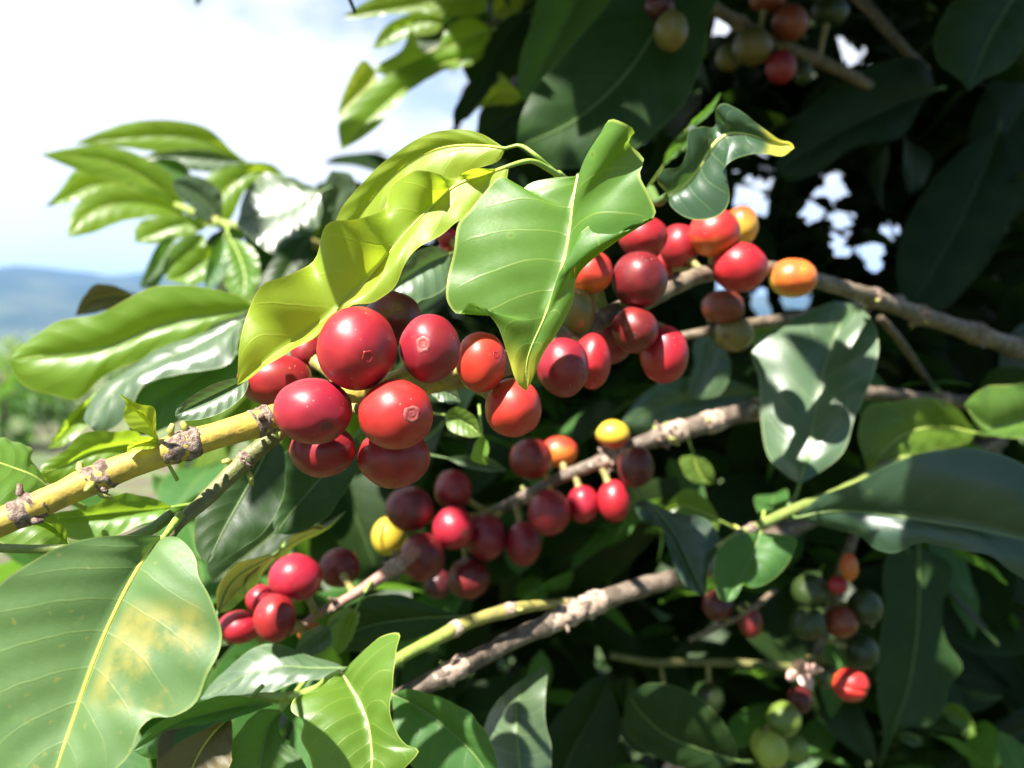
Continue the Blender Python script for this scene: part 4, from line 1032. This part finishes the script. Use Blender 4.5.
# unseen leaves added above the frame for shade, kept off LIT sun rays
LIT = [P(*q) for q in [(450, 730, .225), (430, 710, .228), (563, 360, .205), (592, 355, .22), (357, 340, .17), (430, 345, .175), (313, 405, .17), (397, 410, .17), (481, 355, .19), (513, 400, .195), (275, 380, .19), (643, 230, .25), (714, 228, .26), (740, 260, .262), (793, 275, .28), (679, 240, .265), (690, 280, .26), (664, 345, .24), (590, 268, .232),
        (520, 220, .17), (480, 250, .17), (540, 300, .168), (620, 180, .165), (430, 170, .185), (380, 190, .17), (300, 280, .165), (260, 330, .16), (700, 180, .22), (760, 150, .215),
        (120, 600, .155), (60, 650, .15), (180, 640, .155), (30, 720, .15), (100, 720, .15), (90, 480, .163), (200, 440, .17), (20, 520, .155), (130, 330, .275), (60, 340, .27), (200, 320, .28), (150, 370, .255), (110, 410, .25), (60, 470, .19), (140, 410, .165), (100, 450, .22),
        (120, 180, .47), (180, 150, .49), (220, 200, .47), (285, 210, .41), (90, 150, .46), (100, 210, .47), (420, 60, .49), (380, 110, .48), (400, 20, .5), (350, 130, .47), (235, 275, .4), (200, 270, .4),
        (295, 570, .262), (265, 600, .262), (280, 610, .252), (240, 625, .262), (270, 660, .225), (230, 680, .22), (350, 600, .265), (360, 690, .19), (330, 720, .19), (380, 720, .187), (510, 745, .255), (520, 690, .255),
        (613, 432, .312), (600, 460, .315), (559, 447, .325), (453, 528, .305), (385, 535, .325), (615, 490, .31), (583, 490, .312), (790, 370, .31), (800, 430, .305), (820, 460, .305), (775, 440, .305), (770, 350, .32),
        (890, 440, .345), (990, 400, .35), (900, 420, .35), (780, 575, .275), (770, 590, .272), (740, 600, .27), (640, 590, .292), (530, 632, .27), (420, 688, .243), (500, 616, .26), (430, 640, .245), (880, 480, .28), (890, 495, .28), (640, 400, .39), (600, 430, .39), (670, 270, .36),
        (850, 680, .335), (800, 670, .33), (771, 745, .335), (784, 715, .34), (849, 560, .345), (955, 720, .435), (640, 700, .31), (690, 470, .36), (670, 500, .34)]]
def sun_clear(c, r):
    for p in LIT:
        v = c - p
        t = v.dot(SUN)
        if t > .004 and (v - SUN * t).length < r: return False
    return True
def shade_leaf_ok(b, dv, ln, wd):
    for t in (0, .33, .66, 1):
        c = b + dv * ln * t
        q = proj(c)
        if q is not None and -150 < q[0] < 1180 and q[1] > -45: return False
        if q is not None and q[2] < .1: return False
        if not sun_clear(c, wd * .55 + .004): return False
    return True
def shade_leaf_pos(rnd):
    while True:
        tgt = P(rnd.uniform(400, 1150), rnd.uniform(-60, 850), rnd.uniform(.30, 1.0))
        c = tgt + SUN * rnd.uniform(.08, .75)
        q = proj(c)
        if q is None or q[1] < -40: return c
foliage('added_shade_foliage', 'unseen coffee foliage added overhead to shade the right side', 900, shade_leaf_pos, 'dark', 21, (.05, .12), check=shade_leaf_ok)

# unseen leaves added out of frame, each placed to shadow a SHADE point
SHADE = [P(*q) for q in [(531, 459, .31), (549, 515, .305), (453, 485, .32), (486, 537, .315), (523, 545, .315), (410, 509, .31), (425, 557, .30), (469, 578, .315), (440, 520, .32), (500, 520, .32), (636, 466, .30), (575, 520, .31),
         (640, 285, .232), (635, 330, .23), (609, 338, .248), (577, 312, .226), (723, 307, .31), (734, 334, .315),
         (560, 150, .34), (600, 100, .34), (650, 60, .35), (700, 30, .35), (640, 140, .34), (680, 120, .34), (730, 60, .36), (760, 30, .4), (700, 90, .35), (580, 200, .33), (800, 60, .41), (670, 30, .4),
         (860, 130, .43), (820, 150, .42), (900, 110, .43), (960, 60, .41), (1000, 30, .41), (940, 100, .41), (930, 220, .47), (960, 200, .47), (900, 280, .46), (1000, 160, .48), (980, 280, .48), (1000, 240, .5),
         (920, 640, .39), (920, 580, .39), (900, 700, .385), (930, 680, .39), (890, 610, .385), (980, 620, .5), (1000, 700, .48), (960, 740, .47), (900, 530, .28), (870, 518, .283), (930, 480, .275), (850, 512, .287), (980, 470, .27), (1010, 470, .27), (1000, 520, .27), (960, 500, .27), (940, 540, .28),
         (690, 560, .29), (680, 530, .295), (720, 575, .28), (560, 720, .33), (600, 740, .33), (660, 730, .325), (700, 740, .32), (640, 560, .4), (560, 570, .4), (600, 540, .4), (500, 600, .4), (480, 430, .4), (420, 600, .34),
         (810, 591, .345), (806, 628, .345), (841, 622, .345), (865, 600, .345), (862, 648, .352), (718, 600, .325), (748, 615, .325), (735, 620, .33), (700, 655, .41), (650, 660, .405), (620, 655, .405), (735, 663, .415), (880, 300, .322), (905, 308, .332), (890, 304, .325), (950, 325, .35), (1020, 350, .385), (855, 292, .311), (870, 298, .32), (930, 318, .345), (980, 335, .36), (1010, 345, .38), (530, 130, .33), (545, 165, .33), (710, 698, .41), (760, 640, .42), (850, 380, .31), (840, 340, .315), (780, 385, .31), (900, 310, .33), (960, 330, .35),
         (230, 730, .205), (260, 720, .21), (330, 600, .27), (410, 610, .262), (220, 580, .25), (320, 500, .235), (340, 568, .28), (500, 690, .28), (470, 660, .3), (395, 330, .19), (240, 260, .4), (265, 250, .42)]]
rnd = random.Random(77)
V, Fc, U = [], [], []
placed = 0
for p in SHADE:
    got = 0
    for wd in (.05, .036, .026, .018, .012, .008):
        for tr in range(60):
            c = p + SUN * rnd.uniform(.05, .8)
            q = proj(c)
            if q is None or q[2] < .07: continue
            if -90 < q[0] < 1120 and q[1] > -30 - wd * .6 * F / q[2]: continue
            if not sun_clear(c, wd * .62 + .003): continue
            side = SUN.cross(rdir(rnd)).normalized()
            ln = wd * 2.1
            ok = all(sun_clear(c + side * (ln * (t - .5)), wd * .5 + .002) for t in (.15, .35, .65, .85))
            if not ok: continue
            up = (SUN + rdir(rnd) * .35).normalized()
            v, f, u = free_leaf_data(c - side * ln * .5, side, up, ln, wd, .08, .08, .02, rnd.random(), 12, 3)
            o = len(V); V += v; U += u; Fc += [tuple(i + o for i in k) for k in f]
            got += 1; placed += 1
            break
        if got: break
print('SHADE leaves', placed, 'of', len(SHADE))
tag(build('added_shade_foliage', V, Fc, LM['dark'], None, U), 'unseen leaves added outside the view to shade chosen spots', 'foliage', None, 'stuff')

# unseen leaf wall added behind and beside the camera to block sky light
def sky_block_pos(rnd):
    a = math.radians(rnd.uniform(-205, 28)); r = rnd.uniform(.75, 1.5)
    x, y = r * math.cos(a), r * math.sin(a) - .1
    return Vector((x, y, rnd.uniform(.1, CAMZ + r * math.tan(math.radians(42)))))
def sky_block_ok(b, dv, ln, wd):
    for t in (0, .5, 1):
        c = b + dv * ln * t
        q = proj(c)
        if q is not None and -250 < q[0] < 1300 and -200 < q[1] < 950: return False
        if not sun_clear(c, wd * .6): return False
    return True
foliage('rear_foliage', 'unseen coffee leaves added behind the viewpoint to block sky light', 1500, sky_block_pos, 'dark', 31, (.12, .2), check=sky_block_ok)
# ================================================================== LAND, SKY, LIGHT, CAMERA
def ground_mat():
    m, nt, nd, lk = newmat('hillside_field')
    n1 = noise_(nd, lk, .55, 6); n2 = noise_(nd, lk, 3.5, 6); n3 = noise_(nd, lk, 22, 4)
    col = mixc(nd, lk, mapr(nd, lk, n1, .40, .60), (.085, .065, .042), (.05, .085, .022))
    col = mixc(nd, lk, mapr(nd, lk, n2, .48, .62), col, (.10, .16, .035))
    col = mixc(nd, lk, mapr(nd, lk, n3, .55, .75), col, (.13, .11, .08))
    pb = N(nd, 'ShaderNodeBsdfPrincipled', Roughness=.9); lk.new(col, pb.inputs['Base Color'])
    bp = N(nd, 'ShaderNodeBump', Strength=.6, Distance=.08); lk.new(n2, bp.inputs['Height']); lk.new(bp.outputs[0], pb.inputs['Normal'])
    o = nd.new('ShaderNodeOutputMaterial'); lk.new(pb.outputs[0], o.inputs[0]); return m
def hill_mat():
    m, nt, nd, lk = newmat('wooded_hill')
    n1 = noise_(nd, lk, .0022, 6); n2 = noise_(nd, lk, .02, 5)
    col = mixc(nd, lk, mapr(nd, lk, n1, .45, .58), (.014, .028, .014), (.05, .06, .03))
    col = mixc(nd, lk, mapr(nd, lk, n2, .55, .7), col, (.05, .08, .03))
    pb = N(nd, 'ShaderNodeBsdfPrincipled', Roughness=.95); lk.new(col, pb.inputs['Base Color'])
    o = nd.new('ShaderNodeOutputMaterial'); lk.new(pb.outputs[0], o.inputs[0]); return m

def terrain(x, y):
    r = math.hypot(x, y)
    z = 0.04 * noise.noise(Vector((x * .6, y * .6, 0))) + .25 * noise.noise(Vector((x * .06, y * .06, 3))) * min(1, r / 15)
    if r > 45:
        z -= min(55, (r - 45) * .16)
    return z
rings = [0.0]
r = .35
while r < 9000:
    rings.append(r); r *= 1.13
V, Fc = [], []
ns = 120
for q in rings:
    for j in range(ns):
        a = 2 * math.pi * j / ns
        x, y = q * math.cos(a), q * math.sin(a)
        V.append((x, y, terrain(x, y)))
for i in range(len(rings) - 1):
    for j in range(ns):
        a = i * ns + j; b = i * ns + (j + 1) % ns
        Fc.append((a, a + ns, b + ns, b))
g = build('ground', V, Fc, ground_mat())
g['kind'] = 'structure'
V, Fc = [], []
nx, ny = 160, 26
for i in range(nx + 1):
    for j in range(ny + 1):
        a = math.radians(-75 + 150 * i / nx)          # bearing from straight ahead
        rr = 2300 + 4200 * j / ny
        u = j / ny
        ridge = 250 - 5.0 * (math.degrees(a) + 30) + 60 * noise.noise(Vector((a * 6, 0, 1))) + 16 * noise.noise(Vector((a * 25, 0, 4)))
        ridge = max(130, min(420, ridge))
        prof = math.sin(min(1, u * 1.6) * math.pi / 2) ** 1.3
        z = -75 + (ridge + 85) * prof * (1 + .10 * noise.noise(Vector((a * 14, u * 5, 7)))) + 22 * noise.noise(Vector((a * 30, u * 9, 2))) * prof
        V.append((rr * math.sin(a), rr * math.cos(a), z))
for i in range(nx):
    for j in range(ny):
        a = i * (ny + 1) + j
        Fc.append((a, a + ny + 1, a + ny + 2, a + 1))
h = build('hills', V, Fc, hill_mat()); h['kind'] = 'structure'

# coffee bushes of the field below, far out of focus
SH = LM['mid']
rnd = random.Random(5)
V, Fc, U = [], [], []
def bush_mesh(seed, rad, ht):
    rnd = random.Random(seed); V, Fc, U = [], [], []
    for i in range(260):
        v = rdir(rnd) * (rnd.random() ** .4)
        b = Vector((v.x * rad, v.y * rad, ht * .52 + v.z * ht * .48))
        dv = (Vector((v.x, v.y, v.z * .6)) + rdir(rnd) * .7 + Vector((0, 0, -.15))).normalized()
        a, f, u = free_leaf_data(b, dv, Vector((.05, .1, 1)).normalized(), rnd.uniform(.14, .24), rnd.uniform(.07, .1), .3, .15, .03, rnd.random(), 5, 1)
        o = len(V); V += a; U += u; Fc += [tuple(k + o for k in q) for q in f]
    return V, Fc, U
spots = [(-5.2, 9.0, .55, 1.0, 'nearest round coffee bush in the field at the left, partly behind the pale glossy leaf'), (-7.6, 13.5, .7, 1.1, 'coffee bush in the field behind the nearest one, at the left edge'),
         (-6.4, 12.2, .5, .8, 'low coffee bush right of the nearest round one in the field'), (-10.5, 19, .8, 1.2, 'coffee bush far down the field at the left edge'), (-9.0, 21, .8, 1.1, 'coffee bush far down the field, second from the left edge'),
         (-13.5, 29, .9, 1.3, 'farthest coffee bush in the field under the hills'), (-10.8, 27, .9, 1.2, 'far coffee bush in the field beside the broad bright leaf')]
for i, (x, y, rd, ht, lb) in enumerate(spots):
    a, f, u = bush_mesh(40 + i, rd, ht)
    root = tag(empty('coffee_bush', (x, y, terrain(x, y))), lb, 'bush', 'coffee bushes in the field')
    off = Vector(root.location)
    build('crown', [q + off for q in a], f, LM['bright' if i % 2 else 'mid'], root, u)
    v, fc, al = tube_data([off + Vector((0, 0, -.05)), off + Vector((.02, 0, ht * .5)), off + Vector((0, .03, ht * .8))], [.035, .025, .012], 8)
    build('trunk', v, fc, BK['brown'], root, attrs={'along': al})

# air
HAZE = True
if HAZE:
    x0, x1, y0, y1, z0, z1 = -9500, 9500, -9500, 9500, -90, 520
    V = [(x, y, z) for x in (x0, x1) for y in (y0, y1) for z in (z0, z1)]
    Fc = [(0, 1, 3, 2), (4, 6, 7, 5), (0, 4, 5, 1), (2, 3, 7, 6), (0, 2, 6, 4), (1, 5, 7, 3)]
    m, nt, nd, lk = newmat('valley_air')
    pv = nd.new('ShaderNodeVolumePrincipled'); pv.inputs['Color'].default_value = (.15, .43, 1.0, 1); pv.inputs['Density'].default_value = .00008
    o = nd.new('ShaderNodeOutputMaterial'); lk.new(pv.outputs[0], o.inputs['Volume'])
    hz = build('haze', V, Fc, m, smooth=False); hz['kind'] = 'stuff'; hz['label'] = 'thin bluish haze over the valley'

w = bpy.data.worlds.new('World'); bpy.context.scene.world = w; w.use_nodes = True
nd, lk = w.node_tree.nodes, w.node_tree.links; nd.clear()
elev = math.asin(SUN.z); az = math.atan2(SUN.x, SUN.y)
sky = nd.new('ShaderNodeTexSky'); sky.sky_type = 'NISHITA'; sky.sun_disc = False
sky.sun_elevation = elev; sky.sun_rotation = az; sky.altitude = 900; sky.air_density = 1.0; sky.dust_density = 1.2
tc = nd.new('ShaderNodeTexCoord')
mp = nd.new('ShaderNodeMapping'); mp.inputs['Scale'].default_value = (1.0, 1.0, 1.8); mp.inputs['Location'].default_value = (.35, .1, .2); lk.new(tc.outputs['Generated'], mp.inputs[0])
cl = noise_(nd, lk, 2.6, 7, mp.outputs[0], .55)
cf = mapr(nd, lk, cl, .33, .50)
sp = nd.new('ShaderNodeSeparateXYZ'); lk.new(tc.outputs['Generated'], sp.inputs[0])
hz_ = mapr(nd, lk, sp.outputs[2], .04, .30, 1.0, 0.0)
cf = math_(nd, lk, 'MAXIMUM', cf, math_(nd, lk, 'MULTIPLY', hz_, .95))
ahead = mapr(nd, lk, math_(nd, lk, 'SUBTRACT', sp.outputs[1], math_(nd, lk, 'MULTIPLY', sp.outputs[0], .25)), -.25, .55)
cf = math_(nd, lk, 'MULTIPLY', cf, ahead)      # cloud kept to the sky ahead, cleared behind to cut fill light
col = mixc(nd, lk, cf, sky.outputs[0], (6.4, 6.4, 6.4))
bg = nd.new('ShaderNodeBackground'); bg.inputs['Strength'].default_value = .055; lk.new(col, bg.inputs[0])
o = nd.new('ShaderNodeOutputWorld'); lk.new(bg.outputs[0], o.inputs[0])

sl = bpy.data.lights.new('sun', 'SUN'); sl.energy = 5.0; sl.angle = math.radians(.55); sl.color = (1.0, .955, .88)
so = bpy.data.objects.new('sun', sl); C.objects.link(so); so.rotation_euler = SUN.to_track_quat('Z', 'Y').to_euler(); so.location = (0, 0, 5)

cam = bpy.data.cameras.new('camera'); co = bpy.data.objects.new('camera', cam); C.objects.link(co)
co.location = EYE; co.rotation_euler = (PITCH, 0, 0)
cam.sensor_width = 36.0; cam.lens = F * 36 / 1024; cam.clip_start = .01; cam.clip_end = 30000
cam.dof.use_dof = True; cam.dof.focus_distance = .173; cam.dof.aperture_fstop = cam.lens / 2.1
S = bpy.context.scene
S.camera = co
S.render.engine = 'CYCLES'
S.view_settings.view_transform = 'Standard'; S.view_settings.look = 'None'; S.view_settings.exposure = 1.88; S.view_settings.gamma = 1
S.cycles.use_denoising = True
S.cycles.max_bounces = 8; S.cycles.transmission_bounces = 6; S.cycles.diffuse_bounces = 4; S.cycles.glossy_bounces = 3; S.cycles.volume_bounces = 1
S.cycles.sample_clamp_indirect = 6
